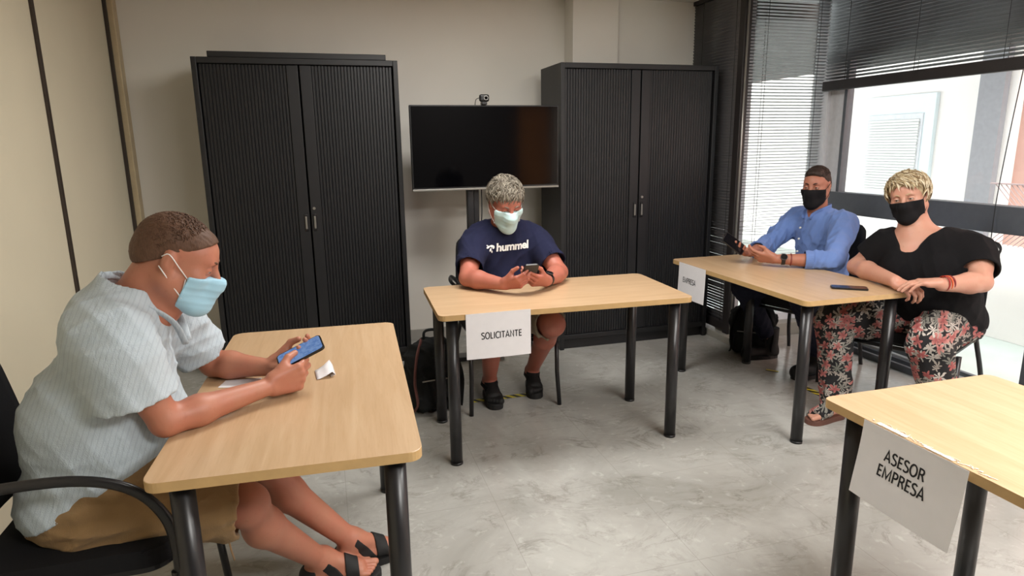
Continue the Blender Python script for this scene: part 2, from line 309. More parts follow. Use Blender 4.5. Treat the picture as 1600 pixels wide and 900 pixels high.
# ------------------------------------------------------------------ room shell
XL, YB, ZC = -1.21, 4.85, 2.52      # partition wall, back wall, ceiling
X1, YJ, XW, YR = 2.86, 4.06, 3.58, -1.6   # side blind wall, jog, window wall, wall behind the camera
struct(MB().box((XL - 0.1, YR - 0.1, -0.1), (XW + 0.02, YB + 0.1, 0)).build('floor', M['floor']))
struct(MB().box((XL - 0.1, YR - 0.1, ZC), (XW + 0.05, YB + 0.1, ZC + 0.15)).build('ceiling', M['ceiling']))
struct(MB().box((XL - 0.1, YB, 0), (X1 + 0.3, YB + 0.12, ZC)).build('wall_back', M['wall']))
struct(MB().box((2.19, 4.73, 0), (X1 + 0.15, YB, ZC)).build('wall_back_right', M['wall']))
struct(MB().box((1.83, 4.675, 0), (2.19, YB, ZC), 0.004).build('wall_pillar', M['wall']))
struct(MB().box((XL - 0.12, YR, 0), (XL, YB, ZC)).build('wall_left', M['wall_left']))
struct(MB().box((XL - 0.1, YR - 0.12, 0), (XW + 0.1, YR, ZC)).build('wall_behind', M['darkwall']))  # unseen rear wall, coloured dark so the television reflects little
struct(MB().box((3.02, YR, 0), (3.5, YR + 0.04, 2.12), 0.004).build('door_1', M['doorw']))
struct(MB().box((XW, YR, 0), (XW + 0.15, 0.25, ZC)).build('wall_right', M['wall']))
# partition joints on the left wall
struct(MB().box((XL, 3.59, 0), (XL + 0.012, 3.622, ZC), 0.002).build('trim_1', M['groove']))
struct(MB().box((XL, 4.735, 0), (XL + 0.02, 4.757, ZC), 0.002).build('trim_2', M['groove']))
struct(MB().box((XL, 4.765, 0), (XL + 0.05, 4.85, ZC), 0.004).build('trim_3', M['beige']))
struct(MB().box((XL, 3.58, ZC - 0.14), (XL + 0.022, 3.632, ZC), 0.002).build('trim_4', M['groove']))
b = MB()
for i in range(9):
    b.box((XL + 0.05 + i * 0.345, YB - 0.014, 0), (min(XL + 0.05 + i * 0.345 + 0.343, 1.83), YB, 0.085), 0.002)
struct(b.build('baseboard_back', M['base']))

# --- side window behind the first blind, jog window behind the second, big window on the right
def frame_window(name, x0, y0, x1, y1, z0, z1, t, rails, mats, n_cols=1, pane=True):
    """upright frame between two floor points; t thickness"""
    d = Vector((x1 - x0, y1 - y0, 0)); L_ = d.length; u = d.normalized(); nrm = Vector((-u.y, u.x, 0))
    rz = math.atan2(u.y, u.x); root = thing(name, None, None, (x0, y0, 0), rz); root['kind'] = 'structure'
    for i in range(n_cols + 1):
        x = L_ * i / n_cols; x = min(max(x, t / 2), L_ - t / 2)
        struct(MB().box((x - t / 2, -0.03, z0), (x + t / 2, 0.03, z1), 0.003).build('window_frame', mats, root))
    for (za, zb) in rails: struct(MB().box((0, -0.034, za), (L_, 0.034, zb), 0.003).build('window_frame', mats, root))
    if pane: struct(MB().box((t / 2, -0.004, z0), (L_ - t / 2, 0.004, z1)).build('pane', M['glass'], root))
    return root
frame_window('window_1', X1 + 0.06, 4.73, X1 + 0.06, YJ + 0.08, 0.1, ZC, 0.06, [(0.1, 0.16), (2.44, 2.52), (1.0, 1.08)], M['frame'])
frame_window('window_2', X1 + 0.06, YJ + 0.1, XW + 0.03, YJ + 0.1, 0.1, ZC, 0.06, [(0.1, 0.16), (2.44, 2.52)], M['framel'])
# big window: corner post, mid rail, lower mullion, bottom track
wn = thing('window_3', None, None, (XW, YJ, 0)); wn['kind'] = 'structure'
def wpart(name, lo, hi, mat, bev=0.003):
    return struct(MB().box(Vector(lo) - Vector((XW, YJ, 0)), Vector(hi) - Vector((XW, YJ, 0)), bev).build(name, mat, wn))
wpart('window_frame', (XW - 0.03, YJ - 0.03, 0), (XW + 0.06, YJ + 0.07, ZC), M['framel'])
wpart('window_frame', (XW - 0.005, YJ - 0.16, 0.9), (XW + 0.05, YJ - 0.03, ZC), M['framel'])
wpart('window_frame', (XW - 0.01, YJ - 0.19, 0.9), (XW + 0.05, YJ - 0.162, ZC), M['frame'])
wpart('window_frame', (XW - 0.035, 0.25, 0.955), (XW + 0.05, YJ - 0.03, 1.105), M['frame'])
wpart('window_frame', (XW - 0.02, 2.335, 0.0), (XW + 0.05, 2.435, 0.96), M['frame'])
wpart('window_frame', (XW - 0.03, 0.25, 0.0), (XW + 0.06, 0.33, ZC), M['frame'])
wpart('window_frame', (XW - 0.02, 0.25, ZC - 0.06), (XW + 0.05, YJ - 0.03, ZC), M['frame'])
wpart('track', (XW - 0.08, 2.43, 0.0), (XW - 0.055, YJ, 0.045), M['frame'])
wpart('track', (XW - 0.055, 2.43, 0.0), (XW - 0.03, YJ, 0.03), M['alu'])
wpart('track', (XW - 0.03, 2.43, 0.0), (XW - 0.012, YJ, 0.06), M['frame'])
wpart('track', (XW - 0.012, 2.43, 0.0), (XW + 0.02, YJ, 0.075), M['alu'])
wpart('track', (XW + 0.02, 2.43, 0.0), (XW + 0.05, YJ, 0.1), M['frame'])
wpart('pane', (XW + 0.01, 0.33, 1.10), (XW + 0.016, YJ - 0.16, ZC - 0.06), M['glass'], 0)
wpart('pane', (XW + 0.012, 0.33, 0.05), (XW + 0.018, YJ - 0.03, 0.96), M['glass'], 0)
# stone kerb under the side window
struct(MB().box((X1 - 0.06, YJ - 0.35, 0), (X1 + 0.1, 4.73, 0.05), 0.004).build('trim_5', M['sill']))
struct(MB().box((X1 - 0.0, YJ - 0.02, 0), (XW + 0.1, YJ + 0.18, 0.1), 0.004).build('trim_6', M['sill']))
struct(MB().box((X1 - 0.02, YJ - 0.005, 0.05), (X1 + 0.035, YJ + 0.06, ZC), 0.004).build('trim_7', M['bar']))

# --- venetian blinds
def blind(label, p0, p1, z0, z1, tilt, mat, cords, nrm_sign=1, pitch=0.0215, w_=0.027, rail=True, bent=None, fade=None):
    """p0->p1 along the blind; inner side = nrm_sign * left normal; tilt: inner edge up"""
    p0 = Vector((*p0, 0)); p1 = Vector((*p1, 0)); d = p1 - p0; L_ = d.length; u = d.normalized()
    rz = math.atan2(u.y, u.x); root = thing('window_blind', label, 'blind', p0, rz)
    m_ = MB(); n = int((z1 - z0 - 0.05) / pitch); s = nrm_sign
    for i in range(n):
        z = z0 + 0.03 + i * pitch; tl = tilt(z) if callable(tilt) else tilt
        dx = w_ / 2 * math.cos(tl); dz = w_ / 2 * math.sin(tl); j = random.uniform(-0.0008, 0.0008)
        x0 = random.uniform(0.0, 0.002); x1 = L_ - random.uniform(0, 0.002)
        pr = []
        K = 5
        for k in range(K):       # curved slat section
            q = -1 + 2 * k / (K - 1); pr.append((q * dx * s, z + j + q * dz + 0.002 * (1 - q * q)))
        segs = 1 if bent is None else 10
        xs = [x0 + (x1 - x0) * q / segs for q in range(segs + 1)]
        prev = None
        for x in xs:
            off = 0.0
            if bent is not None: off = bent(x, z)
            ring = [m_.bm.verts.new((x, y, zz + off)) for y, zz in pr]
            if prev:
                for k in range(K - 1): m_.bm.faces.new((prev[k], prev[k + 1], ring[k + 1], ring[k])).smooth = True
            prev = ring
    sl = m_.build('slats', mat, root)
    mod = sl.modifiers.new('t', 'SOLIDIFY'); mod.thickness = 0.0006
    for x in cords:
        MB().tube([(x, 0.016 * s, z0 + 0.01), (x, 0.016 * s, z1 - 0.02)], 0.0016, 6).build('cord', M['cord'], root)
        MB().tube([(x, -0.016 * s, z0 + 0.01), (x, -0.016 * s, z1 - 0.02)], 0.0016, 6).build('cord', M['cord'], root)
    MB().box((0, -0.02, z1 - 0.03), (L_, 0.02, z1 - 0.001), 0.002).build('head_rail', M['bar'], root)
    if rail: MB().box((-0.005, -0.02, z0 - 0.055), (L_ + 0.005, 0.02, z0 + 0.012), 0.006).build('bottom_rail', M['bar'], root)
    return root
def bend2(x, z):
    h = random.Random(int(z * 1000)).uniform(-1, 1)
    if x < 0.2 and 0.62 < z < 0.98: return (0.2 - x) * 0.12 * h
    return 0
B1 = blind('dark closed blind covering the narrow window beside the back wall', (X1 + 0.0, YJ + 0.02), (X1 + 0.0, 4.725), 0.12, ZC, R(64), M['slat_shaded'], [0.08, 0.5], 1, pitch=0.0215)
B2 = blind('grey blind with bright light showing between slats, behind the man in blue', (X1 + 0.03, YJ), (XW - 0.045, YJ), 0.42, ZC, R(13), M['slat'], [0.13, 0.56], -1, bent=bend2)
B3 = blind('half raised dark blind with thick bottom rail over the large window', (XW - 0.075, YJ - 0.04), (XW - 0.075, 0.3), 1.865, ZC, lambda z: R(50) if z > 2.08 else R(24 + 26 * max(0, (z - 1.95) / 0.13)), M['slat_shaded'], [0.2, 0.75, 1.3, 1.9, 2.5], -1)
# thin guide rails
MB().tube([(0, 0, 0.1), (0, 0, ZC - 0.01)], 0.007, 8).build('guide_rail', M['silver'], B2).location = (-0.035, -0.02, 0)

# --- cabinets
def cabinet(label, x0, y0, w_=1.2, dep=0.43, h_=2.0, handle_z=1.0):
    root = thing('tambour_cabinet', label, 'cabinet', (x0, y0, 0))
    t = 0.03; b = MB()
    b.box((0, 0, 0.0), (t, dep, h_), 0.003).box((w_ - t, 0, 0), (w_, dep, h_), 0.003).box((t, 0, h_ - 0.035), (w_ - t, dep, h_), 0.003).box((t, 0.03, 0.0), (w_ - t, dep, 0.09), 0.003).box((t, dep - 0.02, 0.09), (w_ - t, dep, h_ - 0.035))
    b.box((t, 0.004, 0.075), (w_ - t, 0.06, 0.11), 0.003)
    b.build('body', M['cab'], root)
    for k in range(2):
        a = t + 0.004 + k * (w_ / 2 - t); e = a + w_ / 2 - t - 0.010
        m_ = MB(); st = 0.068; lo, hi = (a, e - st) if k == 0 else (a + st, e); n = int(round((hi - lo) / 0.0195)); p = (hi - lo) / n; prof = []
        for i in range(n):
            for q, dy in ((0.02, 0.0045), (0.2, 0.0), (0.8, 0.0), (0.98, 0.0045)): prof.append((lo + (i + q) * p, 0.022 + dy))
        z0, z1 = 0.112, h_ - 0.038
        bt = [m_.bm.verts.new((x, y, z0)) for x, y in prof]; tp = [m_.bm.verts.new((x, y, z1)) for x, y in prof]
        for i in range(len(prof) - 1): m_.bm.faces.new((bt[i], bt[i + 1], tp[i + 1], tp[i]))
        m_.box((a, 0.035, z0), (e, 0.045, z1))
        sx0, sx1 = (e - st, e) if k == 0 else (a, a + st); m_.box((sx0, 0.014, z0), (sx1, 0.035, z1), 0.003)
        dr = m_.build('door', M['tambour'], root)
        hx = (sx1 - 0.022) if k == 0 else (sx0 + 0.022)
        MB().box((hx - 0.012, 0.008, handle_z - 0.055), (hx + 0.012, 0.016, handle_z + 0.055), 0.005).build('handle', M['plastic'], dr)
        MB().box((hx - 0.006, 0.005, handle_z - 0.04), (hx + 0.006, 0.012, handle_z + 0.04), 0.003).build('handle_recess', M['silver'], dr)
        if k: MB().tube([(hx, 0.015, handle_z + 0.09), (hx, 0.006, handle_z + 0.09)], 0.009, 12).build('lock', M['silver'], dr)
    return root
cabinet('tall black shutter-door cabinet behind the man in the pale shirt', -0.69, 4.335)
cabinet('tall black shutter-door cabinet beside the window blinds', 1.575, 4.235, dep=0.42)
tag(MB().box((-0.6, 4.35, 2.001), (0.44, 4.75, 2.035), 0.003).build('flat_box', M['cab']), 'thin black board lying on top of the left cabinet', 'board')

# --- television on stand, webcam
TX0, TX1, TY, TZ0, TZ1 = 0.553, 1.545, 4.2, 1.19, 1.722
tv = thing('television', 'black flat screen television on a stand between the cabinets', 'television', ((TX0 + TX1) / 2, TY, 0), 0)
W2 = (TX1 - TX0) / 2
MB().box((-W2, 0, TZ0), (W2, 0.035, TZ1), 0.004).box((-W2 * 0.6, 0.035, TZ0 + 0.08), (W2 * 0.6, 0.07, TZ1 - 0.12), 0.01).build('casing', M['plastic'], tv)
MB().box((-W2 + 0.008, -0.0015, TZ0 + 0.016), (W2 - 0.008, 0.003, TZ1 - 0.008)).build('screen', M['screen'], tv)
MB().box((-W2, -0.004, TZ0 - 0.006), (W2, 0.02, TZ0 + 0.006), 0.001).build('lower_trim', M['silver'], tv)
MB().box((-0.13, 0.05, 0.03), (-0.085, 0.1, 1.5), 0.006).build('stand_pole', M['black'], tv)
MB().box((-0.02 - 0.06, 0.075, 0.03), (-0.045, 0.095, 1.3), 0.003).build('stand_pole', M['black'], tv)
MB().box((-0.3, 0.02, 0.0), (0.1, 0.06 + 0.07, 0.03), 0.006).build('stand_foot', M['black'], tv)
MB().tube(spline([(-0.03, 0.06, 1.2), (-0.035, 0.05, 1.0), (-0.06, 0.05, 0.8), (-0.07, 0.07, 0.5)]), 0.004, 6).build('cable', M['cord'], tv)
wc = thing('webcam', 'small black webcam clipped on the television top edge', 'webcam', (1.035, TY, TZ1))
MB().box((-0.032, -0.02, 0.02), (0.032, 0.012, 0.066), 0.012, 3).build('body', M['plastic'], wc)
MB().tube([(0.008, -0.0195, 0.043), (0.008, -0.026, 0.043)], 0.014, 20).build('lens', M['silver'], wc)
MB().tube([(0.008, -0.026, 0.043), (0.008, -0.0275, 0.043)], 0.0105, 20).build('lens_glass', M['screen'], wc)
MB().box((-0.018, -0.014, 0.0005), (0.018, 0.03, 0.022), 0.005).build('clip', M['plastic'], wc)
MB().tube(spline([(-0.03, 0.0, 0.045), (-0.05, 0.005, 0.035), (-0.054, 0.02, 0.01), (-0.05, 0.045, -0.03), (-0.05, 0.05, -0.1)]), 0.0025, 6).build('cable', M['cord'], wc)

# --- tables
TL, TW, TH = 1.235, 0.629, 0.74
def table(label, x, y, deg, flip=False, L_=TL, W_=TW, wood='woodx', rad=0.035):
    root = thing('desk_table', label, 'table', (x, y, 0), R(deg)); s = -1 if flip else 1
    y0, y1 = (0, W_ * s) if s > 0 else (W_ * s, 0)
    t = MB(); t.prism(rrect(0, y0, L_, y1, rad), TH - 0.025, TH, 0.002); top = t.build('tabletop', [M[wood], M['edge']], root)
    for p in top.data.polygons:
        if abs(p.normal.z) < 0.7: p.material_index = 1
    for fx in (0.0667, L_ - 0.0667):
        for fy in (y0 + 0.0667, y1 - 0.0667):
            l = MB().tube([(fx, fy, 0.006), (fx, fy, TH - 0.0255)], 0.028, 24).build('leg', M['leg'], root)
            MB().tube([(fx, fy, 0.0), (fx, fy, 0.012)], 0.0295, 24).build('foot_cap', M['plastic'], l)
            MB().box((fx - 0.05, fy - 0.05, TH - 0.032), (fx + 0.05, fy + 0.05, TH - 0.0255), 0.002).build('mounting_plate', M['black'], l)
    return root
tA = table('beech table under the arms of the man in the pale shirt', -0.441, 1.49, 87.4, flip=True)
tB = table('beech table with the SOLICITANTE sign and the man in navy', 0.444, 2.715, -2.16)
tC = table('beech table shared by the man in blue and the blonde woman', 2.112, 3.65, -90.2)
tD = table('beech table in the corner carrying the ASESOR EMPRESA sign', 1.345, 1.444, -90.2, rad=0.022)

# --- paper signs hanging on table edges
def sign(label, text, tbl, a, size, skew=0.0, bulge=0.0, dz=0.0, offx=0.0, offz=0.0, bold=0.0012, L_=0.297, Hh=0.21):
    M4 = tbl.matrix_basis; o0 = M4 @ Vector((a, -0.004, TH + 0.001)); root = thing('paper_sign', label, 'sign', o0, tbl.rotation_euler.z)
    m_ = MB(); nx, nz = 12, 9; g = []
    def P(u, v): return Vector((u * L_ + skew * v * Hh, -0.002 - bulge * (1 - math.cos(v * 2.2)) - 0.004 * math.sin(u * 3.1) * v, -v * Hh + dz * u))
    for i in range(nx + 1): g.append([m_.bm.verts.new(P(i / nx, j / nz)) for j in range(nz + 1)])
    for i in range(nx):
        for j in range(nz): m_.bm.faces.new((g[i][j], g[i][j + 1], g[i + 1][j + 1], g[i + 1][j]))
    sh = m_.build('sheet', M['paper'], root); md = sh.modifiers.new('t', 'SOLIDIFY'); md.thickness = 0.0005; md.offset = 0
    me = stroke_text(text, size)
    for v in me.vertices:
        u, vv = 0.5 + (v.co.x + offx) / L_, 0.5 - (v.co.y + offz) / Hh
        v.co = P(u, vv) + Vector((0, -0.0009, 0))
    link('printed_text', me, M['ink'], root)
    return root
def strips(root, xs, z=0.0005):
    b = MB()
    for x0, x1, y0, y1 in xs: b.box((x0, y0, z), (x1, y1, z + 0.0006), 0.0002)
    return b.build('sticky_tape', M['clear'], root)
sB = sign('white paper sign reading SOLICITANTE taped to the table edge', 'SOLICITANTE', tB, 0.1177, 0.0415, offx=0.012, bold=0.0007, dz=0.004)
sC = sign('white paper sign reading EMPRESA hanging near the cabinets', 'EMPRESA', tC, 0.1111, 0.044, skew=0.02, bulge=0.005, offx=-0.02, offz=0.005)
sD = sign('white paper sign reading ASESOR EMPRESA on the nearest table edge', 'ASESOR\nEMPRESA', tD, 0.1233 + 0.037, 0.0425, skew=-0.05, bulge=0.01, offx=-0.008, offz=0.018, bold=0.0003)
def tape_scraps(root):
    b = MB(); rr = random.Random(3)
    for i in range(26):
        x = 0.01 + i * 0.0125 + rr.uniform(-0.004, 0.004); y = 0.012 + rr.uniform(-0.003, 0.012); pts = [(x + rr.uniform(0, 0.012) * k, y + rr.uniform(-0.006, 0.006), 0.0006) for k in range(4)]
        b.tube(spline(pts, 3), 0.0009, 5)
    b.box((0.03, 0.006, 0.0002), (0.12, 0.02, 0.0008)); b.box((0.17, 0.006, 0.0002), (0.25, 0.016, 0.0008)); return b.build('sticky_tape', M['clear'], root)
tape_scraps(sD)

# --- floor marks
def mark(label, pts, wd=0.045):
    a, b_ = Vector((*pts[0], 0.0008)), Vector((*pts[1], 0.0008)); u = (b_ - a).normalized(); n_ = Vector((-u.y, u.x, 0)) * wd / 2
    o = MB().quad([a - n_, b_ - n_, b_ + n_, a + n_]).build('floor_tape', M['tape']); md = o.modifiers.new('s', 'SOLIDIFY'); md.thickness = 0.0006; md.offset = 0
    return tag(o, label, 'floor tape', 'hazard tape strips on the floor')
mark('yellow and black floor tape under the chair of the man in navy', [(0.74, 3.50), (1.17, 3.50)])
mark('yellow and black floor tape beside the leg of the woman', [(2.73, 3.09), (2.735, 2.90)])
mark('scrap of worn yellow floor tape beyond the shared table', [(2.71, 3.42), (2.76, 3.36)], 0.03)

# --- chairs (face +x locally, origin on the floor under the seat centre)
def chair(label, x, y, deg, arms=True):
    root = thing('visitor_chair', label, 'chair', (x, y, 0), R(deg)); hw = 0.225
    se = MB(); se.prism(rrect(-0.22, -hw, 0.23, hw, 0.07, 8), 0.425, 0.475, 0.018); se.build('seat', M['fabric'], root)
    MB().prism(rrect(-0.215, -hw + 0.005, 0.225, hw - 0.005, 0.07, 8), 0.408, 0.426).build('seat_shell', M['plastic'], root)
    # curved backrest
    m_ = MB(); NX, NZ = 14, 12; th = 0.035; vv = {}
    for side in (0, 1):
        for i in range(NX + 1):
            for j in range(NZ + 1):
                u = -1 + 2 * i / NX; v = j / NZ; ww = (hw + 0.005) * (1 - 0.10 * v ** 2); cz = 0.53 + 0.40 * v
                e = max(0.0, abs(u) ** 8) ; f_ = max(0.0, abs(2 * v - 1) ** 8); rim = 1 - 0.6 * max(e, f_)
                x_ = -0.235 - 0.07 * v + 0.035 * u * u + (th / 2 * rim if side else -th / 2 * rim)
                yy = u * ww; zz = cz
                if abs(u) > 0.8 and abs(2 * v - 1) > 0.8:   # rounded corners
                    k = (abs(u) - 0.8) / 0.2 * (abs(2 * v - 1) - 0.8) / 0.2; yy *= 1 - 0.06 * k; zz += -0.02 * k * (1 if v > 0.5 else -1)
                vv[side, i, j] = m_.bm.verts.new((x_, yy, zz))
    for i in range(NX):
        for j in range(NZ):
            for sd in (0, 1): m_.bm.faces.new((vv[sd, i, j], vv[sd, i + 1, j], vv[sd, i + 1, j + 1], vv[sd, i, j + 1])).smooth = True
    for i in range(NX):
        for j in (0, NZ): m_.bm.faces.new((vv[0, i, j], vv[0, i + 1, j], vv[1, i + 1, j], vv[1, i, j])).smooth = True
    for j in range(NZ):
        for i in (0, NX): m_.bm.faces.new((vv[0, i, j], vv[0, i, j + 1], vv[1, i, j + 1], vv[1, i, j])).smooth = True
    m_.build('backrest', M['fabric'], root)
    for s in (-1, 1):
        yo = s * (hw + 0.025)
        if arms:
            p = spline([(-0.27, s * (hw - 0.03), 0.60), (-0.265, yo, 0.655), (-0.20, s * (hw + 0.035), 0.695), (-0.08, s * (hw + 0.04), 0.712), (0.07, s * (hw + 0.04), 0.705), (0.175, s * (hw + 0.035), 0.66), (0.235, s * (hw + 0.028), 0.57), (0.25, yo, 0.46), (0.245, yo, 0.38)], 6)
            MB().tube(p, 0.0135, 12, flat=(1.25, 0.8)).build('armrest', M['leg'], root)
        MB().tube([(0.24, yo, 0.42), (0.25, yo, 0.2), (0.265, yo + s * 0.01, 0.0)], 0.0125, 12).build('leg', M['leg'], root)
        MB().tube(spline([(-0.262, s * (hw - 0.05), 0.62), (-0.235, s * (hw - 0.04), 0.5), (-0.2, s * (hw - 0.01), 0.40), (-0.235, yo, 0.2), (-0.275, yo + s * 0.01, 0.0)], 5), 0.0125, 12).build('leg', M['leg'], root)
    for x_, w_ in ((0.24, hw + 0.025), (-0.2, hw)): MB().tube([(x_, -w_, 0.40), (x_, w_, 0.40)], 0.011, 10).build('seat_rail', M['leg'], root)
    return root
chair('black armchair holding the man in the pale shirt', -0.67, 1.89, 0)
chair('black chair the man in navy sits on, behind the SOLICITANTE table', 0.96, 3.56, -90)
chair('black chair under the man in the blue shirt', 3.03, 3.47, 200, arms=False)
chair('black chair under the woman in floral trousers', 3.05, 2.63, 205, arms=False)

# --- things on the tables
def phone(label, loc, rot, lit=False, L_=0.155, W_=0.074):
    root = thing('mobile_phone', label, 'phone', loc); root.rotation_mode = 'QUATERNION'; root.rotation_quaternion = rot
    MB().prism(rrect(-W_ / 2, -L_ / 2, W_ / 2, L_ / 2, 0.012), -0.004, 0.004, 0.0012).build('case', M['plastic'], root)
    MB().prism(rrect(-W_ / 2 + 0.003, -L_ / 2 + 0.004, W_ / 2 - 0.003, L_ / 2 - 0.004, 0.01), 0.0042, 0.0047).build('screen', M['lit'] if lit else M['phone'], root)
    return root
def basis(yax, zax):
    y = Vector(yax).normalized(); z = Vector(zax); z = (z - y * z.dot(y)).normalized(); x = y.cross(z); return Matrix((x, y, z)).transposed().to_quaternion()
phone('black phone lying on the table in front of the woman', (2.497, 2.575, TH + 0.0045), basis((0.134, -0.096, 0), (0, 0, 1)), L_=0.165)
# white papers under the hands of the man on the left
pp = MB()
for k, (pts) in enumerate([[(-0.36, 2.085), (-0.345, 2.145), (-0.235, 2.135), (-0.245, 2.05)]]):
    pp.quad([(x, y, TH + 0.0012) for x, y in pts])
pr_ = thing('paper_sheet', 'flat white paper on the table beneath the forearm in pale sleeve', 'paper', (-0.3, 2.1, TH)); o_ = pp.build('sheet', M['paper'], pr_, off=(-0.3, 2.1, TH)); md = o_.modifiers.new('s', 'SOLIDIFY'); md.thickness = 0.001; md.offset = 0
fold = MB(); rows = [(0.0, 0.002), (0.01, 0.004), (0.03, 0.014), (0.05, 0.03), (0.06, 0.012), (0.045, 0.004)]
gr = [[fold.bm.verts.new((x + 0.004 * j, -0.045 + 0.09 * j / 4, z * (0.6 + 0.1 * j))) for j in range(5)] for x, z in rows]
for a_, b_ in zip(gr, gr[1:]):
    for j in range(4): fold.bm.faces.new((a_[j], a_[j + 1], b_[j + 1], b_[j])).smooth = True
fr_ = thing('folded_tissue', 'crumpled white tissue beside the hands holding the lit phone', 'tissue', (-0.075, 2.1, TH + 0.001), R(15)); o_ = fold.build('sheet', M['paper'], fr_); md = o_.modifiers.new('s', 'SOLIDIFY'); md.thickness = 0.0008; md.offset = 1

# coiled cable hanging at the window
cc = thing('cable_coil', 'coiled black cable hanging in front of the lower window pane', 'cable', (XW - 0.06, 2.66, 0.82))
b = MB()
for k in range(5):
    r0 = 0.042 + 0.004 * random.random(); ph = random.random() * 6; b.tube([(0.006 * math.sin(a * 2 + ph) + 0.003 * k - 0.006, r0 * math.cos(a) * 1.15, 0.045 + r0 * math.sin(a)) for a in np.linspace(0, 2 * math.pi, 26)], 0.0032, 6, cap=False)
b.build('coil', M['cord'], cc)
MB().tube(spline([(0.0, 0.01, 0.085), (0.0, 0.012, 0.3), (0.003, 0.0, 0.6), (0.0, -0.03, 1.0)]), 0.0025, 6).build('hanging_cord', M['cord'], cc)

# --- backpacks are in part 3; exterior
bl = thing('neighbouring_building', 'white building across the street seen through the large window', 'building', (6.6, 6, 0))
def bp(name, lo, hi, mat, bev=0.0, par=None): return MB().box(Vector(lo) - Vector((6.6, 6, 0)), Vector(hi) - Vector((6.6, 6, 0)), bev).build(name, mat, par or bl)
bp('wall', (6.6, 5.22, -0.6), (6.9, 14.0, 7.0), M['stucco']); bp('wall', (6.62, -4, -0.6), (6.9, 4.93, 7.0), M['pink'])
bp('pillar', (6.45, 4.98, -0.6), (6.8, 5.24, 7.0), M['column']); bp('pillar', (6.52, 4.9, -0.6), (6.8, 4.98, 7.0), M['stucco'])
sf = bp('window_surround', (6.55, 5.80, 0.55), (6.62, 6.79, 1.97), M['surround'], 0.005)
ws = bp('window_frame', (6.535, 5.93, 0.78), (6.56, 6.70, 1.76), M['framel'], 0.004)
sh = MB(); n = 26
for i in range(n):
    z = 0.86 + i * (0.84 / n); sh.box(Vector((6.515, 5.96, z)) - Vector((6.6, 6, 0)), Vector((6.535, 6.66, z + 0.84 / n - 0.006)) - Vector((6.6, 6, 0)), 0.003)
sh.build('shutter', M['shutter'], bl)
tr = struct(MB().box((XW + 0.1, -4, -0.2), (6.45, 14, -0.06)).build('terrace_ground', M['terrace']))
struct(MB().box((X1 + 0.1, YJ + 0.25, 2.34), (6.4, 14, 2.6)).build('blind_darkening_slab', plain('darkening_slab', srgb(70, 68, 66), 0.8)))  # slab added outside to darken what shows through the upper blind
fn = thing('lattice_fence', 'pale wire lattice fence on a low wall outside the window', 'fence', (5.0, 3.4, 0))
b = MB(); y0, y1, z0, z1 = -1.4, 0.46, 0.66, 1.12; s_ = 0.04
for k in range(-14, 70):
    for sg in (1, -1):
        ya = y0 + k * s_; pts = []
        for t_ in np.linspace(0, 1, 2): pts.append((ya + sg * (t_ - (0 if sg > 0 else 1)) * (z1 - z0) * (1 if sg > 0 else 1), z0 + t_ * (z1 - z0)))
        if min(p[0] for p in pts) < y0 or max(p[0] for p in pts) > y1: continue
        b.tube([(0.003 * sg, pts[0][0], pts[0][1]), (0.003 * sg, pts[1][0], pts[1][1])], 0.0035, 5)
b.build('lattice', M['lattice'], fn)
MB().box((-0.008, y0, z1), (0.008, y1, z1 + 0.012), 0.003).build('top_rail', M['lattice'], fn)
MB().box((-0.05, y0, -0.06), (0.05, y1, z0), 0.004).build('low_wall', M['stucco'], fn)
# ------------------------------------------------------------------ smooth-surface modeller (union of tapered limbs and ellipsoids, meshed as one surface)
def LV(p, o): return Vector(np.array(p, dtype=float) - np.asarray(o, float))
def V3(*a): return np.array(a, dtype=np.float64)
def nrm(v): v = np.asarray(v, float); return v / (np.linalg.norm(v) + 1e-12)
def rc(a, b, ra, rb, k=0.02, m='u'): return ('rc', np.asarray(a, float), np.asarray(b, float), ra, rb, k, m)
def ell(c, r, Rm=None, k=0.02, m='u'): return ('ell', np.asarray(c, float), np.asarray(r, float) if np.ndim(r) else V3(r, r, r), Rm, k, m)
def bx(c, h, Rm=None, rd=0.005, k=0.002, m='u'): return ('box', np.asarray(c, float), np.asarray(h, float), Rm, rd, k, m)
def cone(a, b, ra, rb, k=0.02, m='u', fl=1.0, fa=None): return ('cone', np.asarray(a, float), np.asarray(b, float), ra, rb, k, m, fl, fa)
def half(p, n, k=0.0): return ('half', np.asarray(p, float), nrm(n), k, 'i')     # keeps the side against n
def off(v): return ('off', v)
def disp(f): return ('disp', f)
def prim_bounds(o):
    if o[0] in ('rc', 'cone'):
        r = max(o[3], o[4]); return np.minimum(o[1], o[2]) - r, np.maximum(o[1], o[2]) + r
    r = max(o[2]) if o[0] == 'ell' else np.linalg.norm(o[2]); return o[1] - r, o[1] + r
